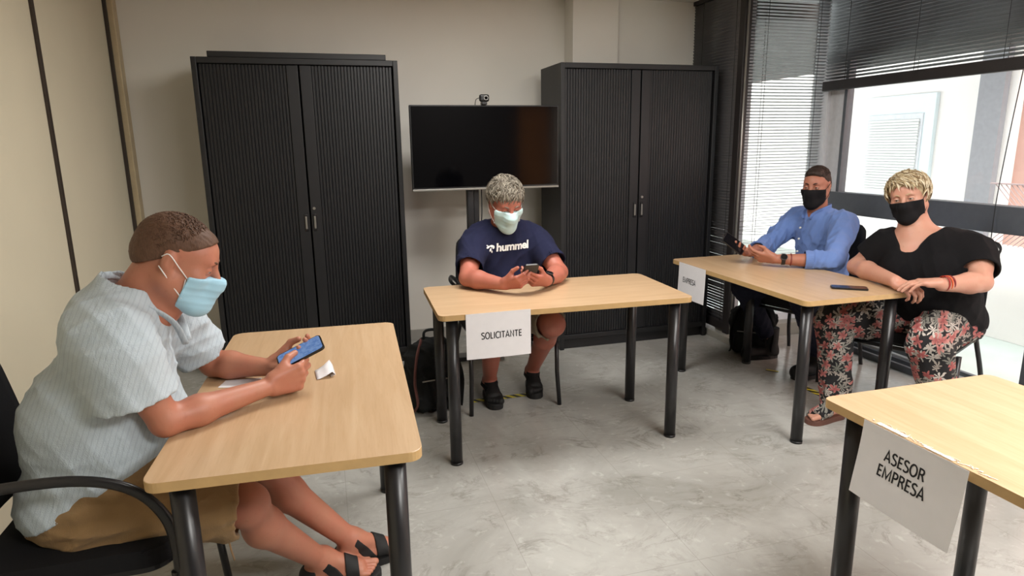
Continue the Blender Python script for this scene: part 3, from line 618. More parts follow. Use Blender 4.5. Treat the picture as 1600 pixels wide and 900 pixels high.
def prim_eval(o, X, Y, Z):
    t = o[0]
    if t in ('rc', 'cone'):
        a, b, ra, rb = o[1:5]; d = b - a; L2 = d @ d + 1e-12; px, py, pz = X - a[0], Y - a[1], Z - a[2]
        h = (px * d[0] + py * d[1] + pz * d[2]) / L2; hc = np.clip(h, 0, 1)
        qx, qy, qz = px - d[0] * hc, py - d[1] * hc, pz - d[2] * hc
        if t == 'rc': return np.sqrt(qx * qx + qy * qy + qz * qz) - (ra + (rb - ra) * hc)
        qx, qy, qz = px - d[0] * h, py - d[1] * h, pz - d[2] * h
        if o[8] is not None:      # flattened section: squash along axis fa by fl
            f = o[8]; s = (qx * f[0] + qy * f[1] + qz * f[2]) * (1 / o[7] - 1); qx, qy, qz = qx + s * f[0], qy + s * f[1], qz + s * f[2]
        lat = np.sqrt(qx * qx + qy * qy + qz * qz) - (ra + (rb - ra) * hc); L_ = math.sqrt(L2); ax = np.maximum(-h * L_, (h - 1) * L_)
        return np.maximum(lat, ax)
    c = o[1]; P = (X - c[0], Y - c[1], Z - c[2]); Rm = o[3]
    if Rm is not None: P = tuple(Rm[0, i] * P[0] + Rm[1, i] * P[1] + Rm[2, i] * P[2] for i in range(3))
    if t == 'ell':
        r = o[2]; k0 = np.sqrt((P[0] / r[0]) ** 2 + (P[1] / r[1]) ** 2 + (P[2] / r[2]) ** 2); k1 = np.sqrt((P[0] / r[0] ** 2) ** 2 + (P[1] / r[1] ** 2) ** 2 + (P[2] / r[2] ** 2) ** 2) + 1e-9
        return k0 * (k0 - 1) / k1
    h = o[2]; rd = o[4]; q = [np.abs(P[i]) - h[i] + rd for i in range(3)]
    return np.sqrt(sum(np.maximum(x, 0) ** 2 for x in q)) + np.minimum(np.maximum(q[0], np.maximum(q[1], q[2])), 0) - rd
def field(ops, lo, hi, res):
    n = [int(math.ceil((hi[i] - lo[i]) / res)) + 1 for i in range(3)]
    ax = [lo[i] + np.arange(n[i]) * res for i in range(3)]; D = np.full(n, 0.3, dtype=np.float32)
    full = lambda: (ax[0][:, None, None], ax[1][None, :, None], ax[2][None, None, :])
    for o in ops:
        if o[0] == 'off': D -= o[1]; continue
        if o[0] == 'disp':
            m = np.abs(D) < 0.05; I = np.nonzero(m)
            if len(I[0]): D[I] += o[1](ax[0][I[0]], ax[1][I[1]], ax[2][I[2]]).astype(np.float32)
            continue
        if o[0] == 'half':
            X, Y, Z = full(); d = (X - o[1][0]) * o[2][0] + (Y - o[1][1]) * o[2][1] + (Z - o[1][2]) * o[2][2]; D = np.maximum(D, d.astype(np.float32)); continue
        m = o[6] if o[0] in ('rc', 'cone', 'box') else o[5]; k = o[5] if o[0] in ('rc', 'cone', 'box') else o[4]
        if m == 'i': X, Y, Z = full(); D = np.maximum(D, prim_eval(o, X, Y, Z).astype(np.float32)); continue
        a, b = prim_bounds(o); pad = k + 3 * res + 0.012; s = []
        for i in range(3):
            i0 = max(0, int((a[i] - pad - lo[i]) / res)); i1 = min(n[i], int((b[i] + pad - lo[i]) / res) + 2)
            if i1 <= i0: s = None; break
            s.append(slice(i0, i1))
        if s is None: continue
        X, Y, Z = ax[0][s[0]][:, None, None], ax[1][s[1]][None, :, None], ax[2][s[2]][None, None, :]
        d = prim_eval(o, X, Y, Z).astype(np.float32); A = D[s[0], s[1], s[2]]; k = max(k, 1e-5)
        if m == 'u': h = np.clip(0.5 + 0.5 * (A - d) / k, 0, 1); D[s[0], s[1], s[2]] = A + (d - A) * h - k * h * (1 - h)
        else: h = np.clip(0.5 - 0.5 * (A + d) / k, 0, 1); D[s[0], s[1], s[2]] = A + (-d - A) * h + k * h * (1 - h)
    return D, ax
CORN = [(i, j, k) for i in (0, 1) for j in (0, 1) for k in (0, 1)]
EDG = [(a, b) for a in range(8) for b in range(a + 1, 8) if sum(abs(CORN[a][i] - CORN[b][i]) for i in range(3)) == 1]
def surf_nets(D, lo, res):
    S = D < 0; n = D.shape; cs = [S[c[0]:n[0] - 1 + c[0], c[1]:n[1] - 1 + c[1], c[2]:n[2] - 1 + c[2]] for c in CORN]
    cnt = sum(c.astype(np.int8) for c in cs); act = (cnt > 0) & (cnt < 8); I = np.nonzero(act)
    if len(I[0]) == 0: return np.zeros((0, 3)), np.zeros((0, 4), int)
    idx = np.full(act.shape, -1, dtype=np.int64); idx[I] = np.arange(len(I[0]))
    cv = [D[I[0] + c[0], I[1] + c[1], I[2] + c[2]].astype(np.float64) for c in CORN]
    acc = np.zeros((len(I[0]), 3)); num = np.zeros(len(I[0]))
    for a, b in EDG:
        va, vb = cv[a], cv[b]; m = (va < 0) != (vb < 0); t = np.where(m, va / np.where(m, va - vb, 1), 0)
        pa, pb = np.array(CORN[a], float), np.array(CORN[b], float)
        acc += np.where(m[:, None], pa + (pb - pa) * t[:, None], 0); num += m
    P = np.stack(I, 1) + acc / num[:, None]; P = P * res + np.asarray(lo)
    F = []
    for axi in range(3):
        sl = [slice(1, -1)] * 3; s0 = list(sl); s1 = list(sl); s0[axi] = slice(0, -1); s1[axi] = slice(1, None)
        A, B = S[tuple(s0)], S[tuple(s1)]; E = np.nonzero(A != B); e = [E[0] + (0 if axi == 0 else 1), E[1] + (0 if axi == 1 else 1), E[2] + (0 if axi == 2 else 1)]
        u, v = (axi + 1) % 3, (axi + 2) % 3
        def ci(du, dv):
            q = [x.copy() for x in e]; q[u] += du; q[v] += dv; return idx[q[0], q[1], q[2]]
        q = np.stack([ci(-1, -1), ci(0, -1), ci(0, 0), ci(-1, 0)], 1); fl = ~A[E]; q[fl] = q[fl][:, ::-1]; F.append(q)
    F = np.concatenate(F); return P, F[(F >= 0).all(1)]
def sdf_mesh(name, ops, mat, parent, origin, res=0.007, fine=(), smooth_it=1):
    """one mesh of the whole shape; fine = [(centre, half size, res)] boxes meshed at a finer step"""
    pr = [o for o in ops if o[0] in ('rc', 'cone', 'ell', 'box') and (o[6] if o[0] in ('rc', 'cone', 'box') else o[5]) == 'u']
    bl_ = [prim_bounds(o) for o in pr]; lo = np.min([b[0] for b in bl_], 0) - 0.03; hi = np.max([b[1] for b in bl_], 0) + 0.03
    Vs, Fs, base = [], [], 0
    D, ax = field(ops, lo, hi, res); P, F = surf_nets(D, lo, res)
    if fine:
        c = P[F].mean(1); keep = np.ones(len(F), bool)
        for (fc, fh, fr) in fine: keep &= ~(np.abs(c - np.asarray(fc)) < (np.asarray(fh) - 1.2 * res)).all(1)
        F = F[keep]
    Vs.append(P); Fs.append(F); base = len(P)
    for q, (fc, fh, fr) in enumerate(fine):
        fc, fh = np.asarray(fc, float), np.asarray(fh, float); D, ax = field(ops, fc - fh, fc + fh, fr); P, F = surf_nets(D, fc - fh, fr); 
        if q:
            c = P[F].mean(1) if len(F) else np.zeros((0, 3)); keep = np.ones(len(F), bool)
            for (gc, gh, gr_) in fine[:q]: keep &= ~(np.abs(c - np.asarray(gc)) < (np.asarray(gh) - 1.2 * gr_)).all(1)
            F = F[keep]
        Vs.append(P); Fs.append(F + base); base += len(P)
    P = np.concatenate(Vs); F = np.concatenate(Fs)
    used = np.zeros(len(P), bool); used[F.ravel()] = True; rem = np.cumsum(used) - 1; P = P[used]; F = rem[F]
    for _ in range(smooth_it):
        acc = np.zeros_like(P); num = np.zeros(len(P))
        for a in range(4):
            b_ = (a + 1) % 4; np.add.at(acc, F[:, a], P[F[:, b_]]); np.add.at(acc, F[:, b_], P[F[:, a]]); np.add.at(num, F[:, a], 1); np.add.at(num, F[:, b_], 1)
        P = P * 0.5 + 0.5 * acc / np.maximum(num, 1)[:, None]
    P = P - np.asarray(origin)
    me = bpy.data.meshes.new(name); me.vertices.add(len(P)); me.vertices.foreach_set('co', P.ravel()); me.loops.add(len(F) * 4); me.loops.foreach_set('vertex_index', F.ravel().astype(np.int32))
    me.polygons.add(len(F)); me.polygons.foreach_set('loop_start', np.arange(0, len(F) * 4, 4, dtype=np.int32)); me.polygons.foreach_set('loop_total', np.full(len(F), 4, dtype=np.int32)); me.update(calc_edges=True); me.validate()
    return link(name, me, mat, parent, smooth=True)
def folds(seed, amp=0.004, freq=22, aniso=(1, 1, 0.5), sharp=1.6):
    """cloth creases: sum of warped ridged waves"""
    r = np.random.default_rng(seed); freq = freq * 2.6; K = [(nrm(r.normal(size=3) * np.array(aniso)) * freq * r.uniform(0.6, 1.6), r.uniform(0, 6.28), nrm(r.normal(size=3)) * freq * 0.45, r.uniform(0, 6.28), r.uniform(0.5, 1)) for _ in range(4)]
    G = [(nrm(r.normal(size=3)) * freq * 0.35, r.uniform(0, 6.28)) for _ in range(2)]
    def f(x, y, z):
        s = 0; wt = 0
        for k, p, k2, p2, a in K:
            ph = k[0] * x + k[1] * y + k[2] * z + p + 1.6 * np.sin(k2[0] * x + k2[1] * y + k2[2] * z + p2); s = s + a * (1 - np.abs(np.sin(ph))) ** sharp; wt += a
        g = 0.5 + 0.5 * np.sin(G[0][0][0] * x + G[0][0][1] * y + G[0][0][2] * z + G[0][1]) * np.sin(G[1][0][0] * x + G[1][0][1] * y + G[1][0][2] * z + G[1][1])
        return -(s / wt - 0.35) * amp * 4.0 * (0.35 + g)
    return disp(f)
def hair_disp(seed, amp, freq, c):
    r = np.random.default_rng(seed)
    K = [(r.normal(size=3), r.uniform(0, 6.28)) for _ in range(7)]
    def f(x, y, z):
        s = 0
        for k, p in K: s = s + np.sin(freq * (k[0] * (x - c[0]) + k[1] * (y - c[1]) + 0.35 * k[2] * (z - c[2])) + p + 1.3 * np.sin(freq * 0.4 * (k[1] * (x - c[0]) + k[2] * (z - c[2]))))
        return -s / 7 * amp * 1.8
    return disp(f)

# ------------------------------------------------------------------ human anatomy
def frame_of(fwd, up):
    """columns right, forward, up"""
    f = nrm(fwd); u = np.asarray(up, float); u = nrm(u - f * (u @ f)); return np.stack([np.cross(f, u), f, u], 1)
def chaikin(P, n=2):
    for _ in range(n):
        Q = []
        for a, b in zip(P, P[1:] + P[:1]): Q += [a * 0.75 + b * 0.25, a * 0.25 + b * 0.75]
        P = Q
    return P
class Head:
    def __init__(s, c, fwd, up, scale=1.0, wide=1.0):
        s.c = np.asarray(c, float); s.R = frame_of(fwd, up); s.s = scale; s.w = wide
    def p(s, x, y, z): return s.c + s.R @ (V3(x * s.w, y, z) * s.s)
    def E(s, x, y, z, r, k=0.02, m='u'): return ell(s.p(x, y, z), V3(r[0] * s.w, r[1], r[2]) * s.s, s.R, k * s.s, m)
    def C(s, a, b, ra, rb, k=0.015, m='u'): return rc(s.p(*a), s.p(*b), ra * s.s, rb * s.s, k * s.s, m)
    def skull(s, full=True, jowl=0.0, hull=False):
        o = [s.E(0, -0.018, 0.036, (0.074, 0.094, 0.082)), s.E(0, 0.022, -0.03, (0.062 + jowl, 0.066, 0.088), 0.03), s.E(0, 0.05, 0.035, (0.056, 0.042, 0.045), 0.03)]
        for q in (-1, 1):
            o += [s.C((q * 0.056, -0.002, -0.05), (q * 0.022, 0.066, -0.096), 0.021 + jowl, 0.02 + jowl * 0.6, 0.03), s.E(q * 0.044, 0.058, -0.022, (0.022, 0.022, 0.022), 0.025)]
        o += [s.E(0, 0.078, -0.1, (0.021, 0.019, 0.019), 0.02), s.C((-0.033, 0.078, 0.022), (0.033, 0.078, 0.022), 0.0115, 0.0115, 0.018)]
        if hull: return o + [s.C((0, 0.088, 0.012), (0, 0.111, -0.028), 0.0095, 0.0135, 0.03), s.C((0, 0.1, -0.045), (0, 0.088, -0.10), 0.018, 0.02, 0.04)]
        for q in (-1, 1): o += [s.E(q * 0.031, 0.091, 0.004, (0.0165, 0.011, 0.0115), 0.014, 's')]
        o += [s.C((0, 0.09, 0.012), (0, 0.112, -0.028), 0.0085, 0.0125, 0.012), s.E(-0.0115, 0.102, -0.032, (0.009, 0.01, 0.008), 0.008), s.E(0.0115, 0.102, -0.032, (0.009, 0.01, 0.008), 0.008)]
        o += [s.C((-0.016, 0.09, -0.066), (0.016, 0.09, -0.066), 0.007, 0.007, 0.01), s.C((-0.014, 0.088, -0.078), (0.014, 0.088, -0.078), 0.0075, 0.0075, 0.008)]
        for q in (-1, 1):     # ears, upper lids
            o += [s.E(q * 0.077, -0.012, 0.004, (0.0075, 0.017, 0.028), 0.008), s.E(q * 0.074, -0.004, -0.024, (0.007, 0.010, 0.013), 0.008), s.E(q * 0.085, -0.004, 0.002, (0.004, 0.009, 0.015), 0.004, 's')]
        return o
    def eyes(s, parent, origin, look=(0, 0), openv=0.0065):
        """eyeball and iris meshes plus lids"""
        ld = []
        for q in (-1, 1):
            c = s.p(q * 0.031, 0.0775, 0.003); e = MB().ball(Vector(c - origin), 0.0118 * s.s, n=10).build('eye', M['eye'], parent)
            d = s.R @ nrm(V3(look[0], 1, look[1])); MB().ball(Vector(c + d * 0.0068 * s.s - origin), 0.0063 * s.s, n=8).build('iris', M['iris'], e)
        for q in (-1, 1):
            ld += [s.E(q * 0.031, 0.0775, 0.003, (0.0150, 0.0140, 0.0135), 0.004), s.E(q * 0.031, 0.092, 0.003 - 0.0022, (0.0125, 0.02, openv), 0.001, 's')]
        return ld
    def brows(s, parent, origin, mat, th=0.0035):
        for q in (-1, 1):
            b = MB().tube([Vector(s.p(q * (0.014 + 0.033 * t), 0.0965 - 0.018 * t * t, 0.0235 + 0.006 * math.sin(t * 2.6)) - origin) for t in np.linspace(0, 1, 7)], [th * 0.7, th, th, th, th * 0.9, th * 0.6, th * 0.25], 8, flat=(1, 0.8)).build('eyebrow', mat, parent)
    def mask(s, parent, origin, mat, cordmat, top=-0.004, bot=-0.128, back=0.036, jowl=0.0, res=0.0025, pleat=0.0012, boxy=0.0):
        h = s.skull(hull=True, jowl=jowl) + [off((0.0045 + boxy) * s.s)]
        nose = s.p(0, 0.10, top + 0.008)
        h += [half(s.p(0, 0, top), s.R @ V3(0, -0.06, 1)), half(s.p(0, 0, bot), s.R @ V3(0, -0.35, -1)), half(s.p(0, back, -0.05), s.R @ V3(0, -1, 0.12))]
        if pleat:
            c, u = s.c, s.R[:, 2]
            def f(x, y, z):
                zz = ((x - c[0]) * u[0] + (y - c[1]) * u[1] + (z - c[2]) * u[2]) / s.s; return pleat * (np.abs(np.sin(zz * 150 + 0.5)) - 0.6) * ((zz < -0.02) & (zz > -0.1))
            h.insert(-3, disp(f))
        mk = sdf_mesh('face_mask', h, mat, parent, origin, res)
        for q in (-1, 1):
            for z0, ze in ((top - 0.006, 0.026), (bot + 0.035, -0.026)):
                pts = [s.p(q * 0.0635, back + 0.004, z0), s.p(q * 0.0785, back * 0.4, (z0 + ze) / 2), s.p(q * 0.083, -0.014, ze * 0.95), s.p(q * 0.077, -0.03, ze * 0.5)]
                if jowl: pts[0] = s.p(q * (0.0635 + jowl), back + 0.004, z0)
                MB().tube([LV(p, origin) for p in spline(pts, 4)], 0.0016, 6).build('ear_loop', cordmat, mk)
            MB().tube([Vector(s.p(q * (0.071 + jowl * .5), back - 0.001, top - 0.006) - origin), Vector(s.p(q * (0.068 + jowl * .5), back + 0.001, bot + 0.035) - origin)], 0.0012, 5).build('mask_edge', cordmat, mk)
        return mk
def hand_ops(w, d, n, side, curls, sc_=1.0, thumb=(0.7, 0.5, 0.45), thumb2=(0.9, 0.1, 0.4), spread=0.05):
    """w wrist, d forward, n palm normal (out of the palm), side +1 right hand / -1 left; curls = per finger (a1, a2, a3) degrees"""
    d = nrm(d); n = nrm(n - d * (np.asarray(n) @ d)); t = side * np.cross(d, n); S = sc_; o = []
    kn = []
    for i, (off_t, fd) in enumerate(((0.030, 0.088), (0.0105, 0.093), (-0.0095, 0.089), (-0.028, 0.080))):
        k_ = w + t * off_t * S + d * fd * S; kn.append(k_)
        o.append(rc(w + t * (0.017 - 0.011 * i) * S + d * 0.012 * S, k_, 0.0165 * S, 0.0118 * S, 0.012))
    o.append(rc(w + d * 0.02 * S + t * 0.02 * S + n * 0.006 * S, w + d * 0.055 * S + t * 0.036 * S + n * 0.014 * S, 0.017 * S, 0.014 * S, 0.014))
    o.append(rc(w + d * 0.02 * S - t * 0.018 * S + n * 0.008 * S, w + d * 0.06 * S - t * 0.026 * S + n * 0.008 * S, 0.014 * S, 0.012 * S, 0.012))
    LN = ((0.041, 0.025, 0.021), (0.046, 0.029, 0.022), (0.043, 0.027, 0.021), (0.033, 0.021, 0.019)); RD = (0.0094, 0.0097, 0.0092, 0.0083)
    for i in range(4):
        p = kn[i]; a = 0.0; sp = (1.5 - i) * spread; f0 = nrm(d + t * sp)
        for j in range(3):
            a += R(curls[i][j]); q = f0 * math.cos(a) + n * math.sin(a); e = p + q * LN[i][j] * S
            o.append(rc(p, e, RD[i] * S * (1 - 0.08 * j), RD[i] * S * (0.93 - 0.09 * j), 0.003 if j else 0.007)); p = e
    b0 = w + d * 0.045 * S + t * 0.034 * S + n * 0.012 * S
    for (v, ln, r0, r1, kk) in ((thumb, 0.038, 0.0125, 0.0108, 0.01), (thumb2, 0.030, 0.0108, 0.0088, 0.003)):
        q = nrm(d * v[0] + t * v[1] + n * v[2]); e = b0 + q * ln * S; o.append(rc(b0, e, r0 * S, r1 * S, kk)); b0 = e
    return o
def arm_ops(sh, el, wr, f=1.0, hand_w=None):
    sh, el, wr = map(np.asarray, (sh, el, wr)); m = el + (wr - el) * 0.3
    return [rc(sh, sh + (el - sh) * 0.5, 0.056 * f, 0.050 * f, 0.012), rc(sh + (el - sh) * 0.5, el, 0.050 * f, 0.040 * f, 0.02), rc(el, m, 0.041 * f, 0.043 * f, 0.015), rc(m, wr, 0.043 * f, 0.0265 * f, 0.02)]
def leg_ops(hip, kn, an, f=1.0, back=(0, 0, 0)):
    hip, kn, an = map(np.asarray, (hip, kn, an)); c = kn + (an - kn) * 0.3 + np.asarray(back) * 0.022
    return [rc(hip, kn, 0.085 * f, 0.057 * f, 0.03), ell(kn, 0.058 * f, None, 0.02), rc(kn, c, 0.05 * f, 0.054 * f, 0.02), rc(c, an, 0.054 * f, 0.034 * f, 0.03)]
def foot_ops(an, d, s=1.0, flat=0.0):
    """ankle, forward direction (horizontal), sole at z of the floor + flat"""
    an = np.asarray(an, float); d = nrm(V3(d[0], d[1], 0)); t = V3(d[1], -d[0], 0); z = flat
    heel = V3(an[0], an[1], 0) - d * 0.03 * s + V3(0, 0, z + 0.03)
    ball = V3(an[0], an[1], 0) + d * 0.125 * s + V3(0, 0, z + 0.022)
    o = [ell(heel, V3(0.032, 0.036, 0.03) * s, None, 0.02), rc(an, heel + V3(0, 0, 0.01), 0.034 * s, 0.03 * s, 0.03), rc(an + d * 0.01, ball + V3(0, 0, 0.008), 0.034 * s, 0.021 * s, 0.03), rc(heel, ball + t * 0.02 * s, 0.026 * s, 0.02 * s, 0.02), rc(heel, ball - t * 0.022 * s, 0.026 * s, 0.02 * s, 0.02)]
    for i, (u, L_, r) in enumerate(((-0.028, 0.058, 0.0145), (-0.008, 0.052, 0.0105), (0.008, 0.045, 0.0098), (0.022, 0.037, 0.0092), (0.034, 0.028, 0.0088))):
        for sg in (1,):
            o.append(('toe', ball, d, t, u, L_, r, s))
    return o
def foot(an, d, inner, s=1.0, flat=0.0):
    """inner: +1/-1 side on which the big toe sits (along t = right of the direction)"""
    out = []
    for o in foot_ops(an, d, s, flat):
        if o[0] == 'toe':
            _, ball, dd, t, u, L_, r, s_ = o; b = ball + t * (-u * inner) * s_; out.append(rc(b - V3(0, 0, 0.004), b + dd * L_ * s_ - V3(0, 0, 0.008), r * s_ * 1.05, r * s_ * 0.85, 0.004))
        else: out.append(o)
    return out
def strap(name, base, boxes, mat, parent, origin, offv=0.004, res=0.003):
    """a band: the limb surface raised a little and kept inside the given slab boxes"""
    obs = []
    for i, (c, h, Rm) in enumerate(boxes):
        ops = list(base) + [off(offv), ('box', np.asarray(c, float), np.asarray(h, float), Rm, 0.002, 0.001, 'i')]
        lo, hi = np.asarray(c) - np.linalg.norm(h), np.asarray(c) + np.linalg.norm(h)
        D, ax = field(ops, lo, hi, res); P, F = surf_nets(D, lo, res)
        if not len(F): continue
        P = P - np.asarray(origin); me = bpy.data.meshes.new(name); me.from_pydata(P.tolist(), [], F.tolist()); me.update(); obs.append(link(name, me, mat, parent, smooth=True))
    return obs
def band(name, c, axis, r, wd, mat, parent, origin, th=0.0025, fl=1.0):
    """a ring round a limb"""
    c = Vector(c - origin); a = Vector(axis).normalized(); u = a.orthogonal().normalized(); v = a.cross(u); m_ = MB(); rings = []
    for k in range(28):
        t = 2 * math.pi * k / 28; dr = u * math.cos(t) + v * math.sin(t) * fl
        rings.append([m_.bm.verts.new(c + dr * (r + q[0]) + a * q[1]) for q in ((0, -wd / 2), (th, -wd / 2 + th * .4), (th, wd / 2 - th * .4), (0, wd / 2))])
    for k in range(28):
        A, B = rings[k], rings[(k + 1) % 28]
        for i in range(4): m_.bm.faces.new((A[i], B[i], B[(i + 1) % 4], A[(i + 1) % 4]))
    return m_.build(name, mat, parent)
def watch(w, axis, out, parent, origin, r=0.03, strapm=None, face=None):
    root = band('watch', w, axis, r, 0.022, strapm or M['plastic'], parent, origin, 0.0035)
    o_ = nrm(out - nrm(axis) * (nrm(axis) @ np.asarray(out))); p = w + o_ * (r + 0.001) - origin
    MB().tube([Vector(p), Vector(p + o_ * 0.010)], 0.0195, 24).build('watch_case', M['black'], root)
    MB().tube([Vector(p + o_ * 0.010), Vector(p + o_ * 0.0108)], 0.0165, 24).build('watch_face', face or M['phone'], root)
    return root
def drape(me, target, M4, ray, offv=0.0015):
    """projects a flat text mesh onto the shirt: M4 places it, ray = direction of projection"""
    dg = bpy.context.evaluated_depsgraph_get(); bm = bmesh.new(); bm.from_mesh(target.data); bv = BVHTree.FromBMesh(bm); bm.free(); ray = Vector(ray).normalized()
    b2 = bmesh.new(); b2.from_mesh(me); bmesh.ops.triangulate(b2, faces=b2.faces); bmesh.ops.subdivide_edges(b2, edges=[e for e in b2.edges if e.calc_length() > 0.004], cuts=2); 
    for v in b2.verts:
        p = M4 @ v.co; h = bv.ray_cast(p, ray); v.co = (h[0] - ray * offv) if h[0] is not None else p
    b2.to_mesh(me); b2.free()
def clumps(name, head, n, length, rad, region, flow, mat, parent, origin, seed, lift=0.2, base=None, curl=0.3):
    """hair locks: tapered tubes growing from the scalp along a flow direction. region(u)->bool in head axes, flow(u)->dir in head axes"""
    rr = np.random.default_rng(seed); m_ = MB(); cnt = 0; rx = np.array(base or (0.078, 0.098, 0.086)); cc = V3(0, -0.018, 0.036)
    while cnt < n:
        u = nrm(rr.normal(size=3))
        if not region(u): continue
        f0_ = len(m_.bm.faces); cnt += 1; p = cc + u * rx * (0.97 + 0.03 * rr.random()); pts = []; rs = []; L_ = length * rr.uniform(0.6, 1.25); K = 6; f = nrm(flow(u) + rr.normal(size=3) * curl); nrmv = nrm(u / rx)
        for k in range(K):
            q = k / (K - 1); pts.append(Vector(head.p(*p) - origin)); rs.append(rad * head.s * (math.sin(math.pi * min(1, 0.35 + 0.65 * q)) ** 0.7 + 0.02))
            g = nrm((p - cc) / rx ** 2); t = nrm(f - g * (f @ g)); stp = L_ / (K - 1)
            p = p + (t + g * lift * (1 - 1.3 * q)) * stp; dd = (p - cc) / rx; ln = np.linalg.norm(dd)
            if ln < 1.0: p = cc + dd / ln * rx * 1.01
        m_.tube(pts, rs, 5, cap=False, flat=(1.3, 0.6)); m_.bm.faces.ensure_lookup_table(); mi_ = int(rr.integers(0, 3))
        for fi in range(f0_, len(m_.bm.faces)): m_.bm.faces[fi].material_index = mi_
    return m_.build(name, mat, parent)
# ------------------------------------------------------------------ people
UP = V3(0, 0, 1)
def pmat(): pass
# ===== man on the left: pale linen shirt, khaki shorts, sandals, faces +x
def man_left():
    O = V3(-0.66, 1.92, 0.0)
    root = thing('person', 'man with short brown hair in pale linen shirt and khaki shorts, holding a lit phone', 'person', O)
    skin = mat_skin('skin_ruddy', srgb(176, 118, 94)); brown = mat_hair('brown_buzz_hair', srgb(78, 55, 42), srgb(108, 80, 62), 260)
    linen = mat_cloth('pale_linen', srgb(188, 200, 208), srgb(150, 162, 176), stripes=((0.95, 0.1, -0.35), 520, 0.35), weave=500, folds=0.5)
    khaki = mat_cloth('khaki_cotton', srgb(152, 122, 84), folds=0.5)
    H = Head((-0.394, 1.925, 1.174), V3(0.91, 0.02, -0.40), V3(0.40, 0, 1), 1.0, 1.04)
    pel, bel, che, nk = V3(-0.70, 1.92, 0.54), V3(-0.62, 1.92, 0.74), V3(-0.565, 1.92, 0.94), V3(-0.49, 1.925, 1.09)
    shR, elR, wrR = V3(-0.52, 1.745, 0.995), V3(-0.435, 1.752, 0.78), V3(-0.195, 1.915, 0.787)
    shL, elL, wrL = V3(-0.485, 2.10, 0.985), V3(-0.385, 2.20, 0.785), V3(-0.205, 2.10, 0.785)
    def torso(g):
        return [ell(pel, V3(0.15, 0.19, 0.12) + g, None, 0.05), ell(bel + V3(-0.022, 0, 0), V3(0.172, 0.19, 0.18) + g, None, 0.08), ell(bel + V3(0.05, 0, -0.02), V3(0.14, 0.16, 0.15) + g, None, 0.08), ell(che, V3(0.112, 0.175, 0.16) + g, None, 0.08),
                rc(che + V3(-0.005, -0.12, 0.08), che + V3(-0.005, 0.12, 0.08), 0.066 + g, 0.066 + g, 0.07)]
    body = torso(-0.012) + [rc(nk + V3(-0.04, 0, -0.06), H.p(0, -0.035, -0.05), 0.070, 0.066, 0.04), rc(nk + V3(0.04, 0, -0.05), H.p(0, 0.02, -0.09), 0.05, 0.045, 0.04)]
    body += H.skull(jowl=0.007)
    body += arm_ops(shR, elR, wrR, 0.95) + arm_ops(shL, elL, wrL, 1.0)
    hR = wrR; dR = nrm(V3(0.95, 0.30, 0.12)); nR = V3(-0.22, 0.93, 0.05)     # right hand, palm to the far side, thumb up
    body += hand_ops(hR, dR, nR, 1, [(42, 50, 30), (50, 55, 35), (58, 60, 35), (62, 62, 35)], 1.06, thumb=(0.75, 0.55, 0.5), thumb2=(0.85, 0.05, 0.55))
    hL = wrL; dL = nrm(V3(0.92, -0.22, 0.22)); nL = V3(-0.15, -0.6, 0.78)
    body += hand_ops(hL, dL, nL, -1, [(28, 30, 20), (34, 35, 25), (40, 40, 25), (44, 44, 25)], 1.06, thumb=(0.8, 0.55, 0.35), thumb2=(0.95, -0.1, 0.3))
    knR, anR = V3(-0.275, 1.82, 0.475), V3(-0.10, 2.05, 0.105); knL, anL = V3(-0.24, 2.05, 0.48), V3(0.005, 2.125, 0.11)
    body += leg_ops(V3(-0.66, 1.82, 0.52), knR, anR, 1.02, (-1, -0.3, -0.2)) + leg_ops(V3(-0.66, 2.03, 0.52), knL, anL, 1.02, (-1, -0.2, -0.3))
    ftR = foot(anR, (1, 0.05), -1, 1.0, 0.022); ftL = foot(anL, (0.9, 0.28), 1, 1.0, 0.022); body += ftR + ftL
    lids = H.eyes(root, O, (0.0, -0.5), 0.003)
    bo = sdf_mesh('body', body + lids, skin, root, O, 0.007, [(H.c, (0.165,) * 3, 0.0021), ((wrR + dR * 0.08) , (0.105, 0.095, 0.09), 0.0026), ((wrL + dL * 0.08), (0.105, 0.085, 0.10), 0.0028), (anR * V3(1, 1, 0) + V3(0.07, 0.03, 0.06), (0.17, 0.12, 0.085), 0.0032), (anL * V3(1, 1, 0) + V3(0.08, 0.03, 0.06), (0.14, 0.13, 0.085), 0.0033)])
    H.brows(root, O, brown)
    # buzz cut
    hr = [H.E(0, -0.0225, 0.0405, (0.0752, 0.0952, 0.0832), 0.02), H.E(0, -0.056, -0.004, (0.064, 0.062, 0.055), 0.03), H.E(0, 0.045, 0.053, (0.058, 0.044, 0.042), 0.03), hair_disp(3, 0.0011, 420, H.c),
          half(H.p(0, 0.084, 0.058), H.R @ V3(0, 0.85, -0.5)), half(H.p(0, 0.03, 0.045), H.R @ V3(0, 0.55, -0.83)), half(H.p(0, -0.05, -0.05), H.R @ V3(0, 0.25, -1))]
    for q in (-1, 1): hr.insert(-3, H.E(q * 0.085, 0.005, -0.012, (0.03, 0.026, 0.036), 0.004, 's'))
    sdf_mesh('hair', hr, brown, root, O, 0.003)
    clumps('stubble_hair', H, 1500, 0.010, 0.0013, lambda u: u[2] - 0.75 * u[1] > 0.22 and not (u[1] > 0.55 and u[2] < 0.6), lambda u: V3(0, 0.3, -0.5), [mat_hair('brown_dark', srgb(78, 54, 41), srgb(108, 78, 60)), brown, brown], root, O, 41, 0.3, (0.0755, 0.0985, 0.0885), 0.5)
    H.mask(root, O, M['maskb'], M['elastic'], top=-0.022, bot=-0.116, back=0.042, jowl=0.006, boxy=0.0025)
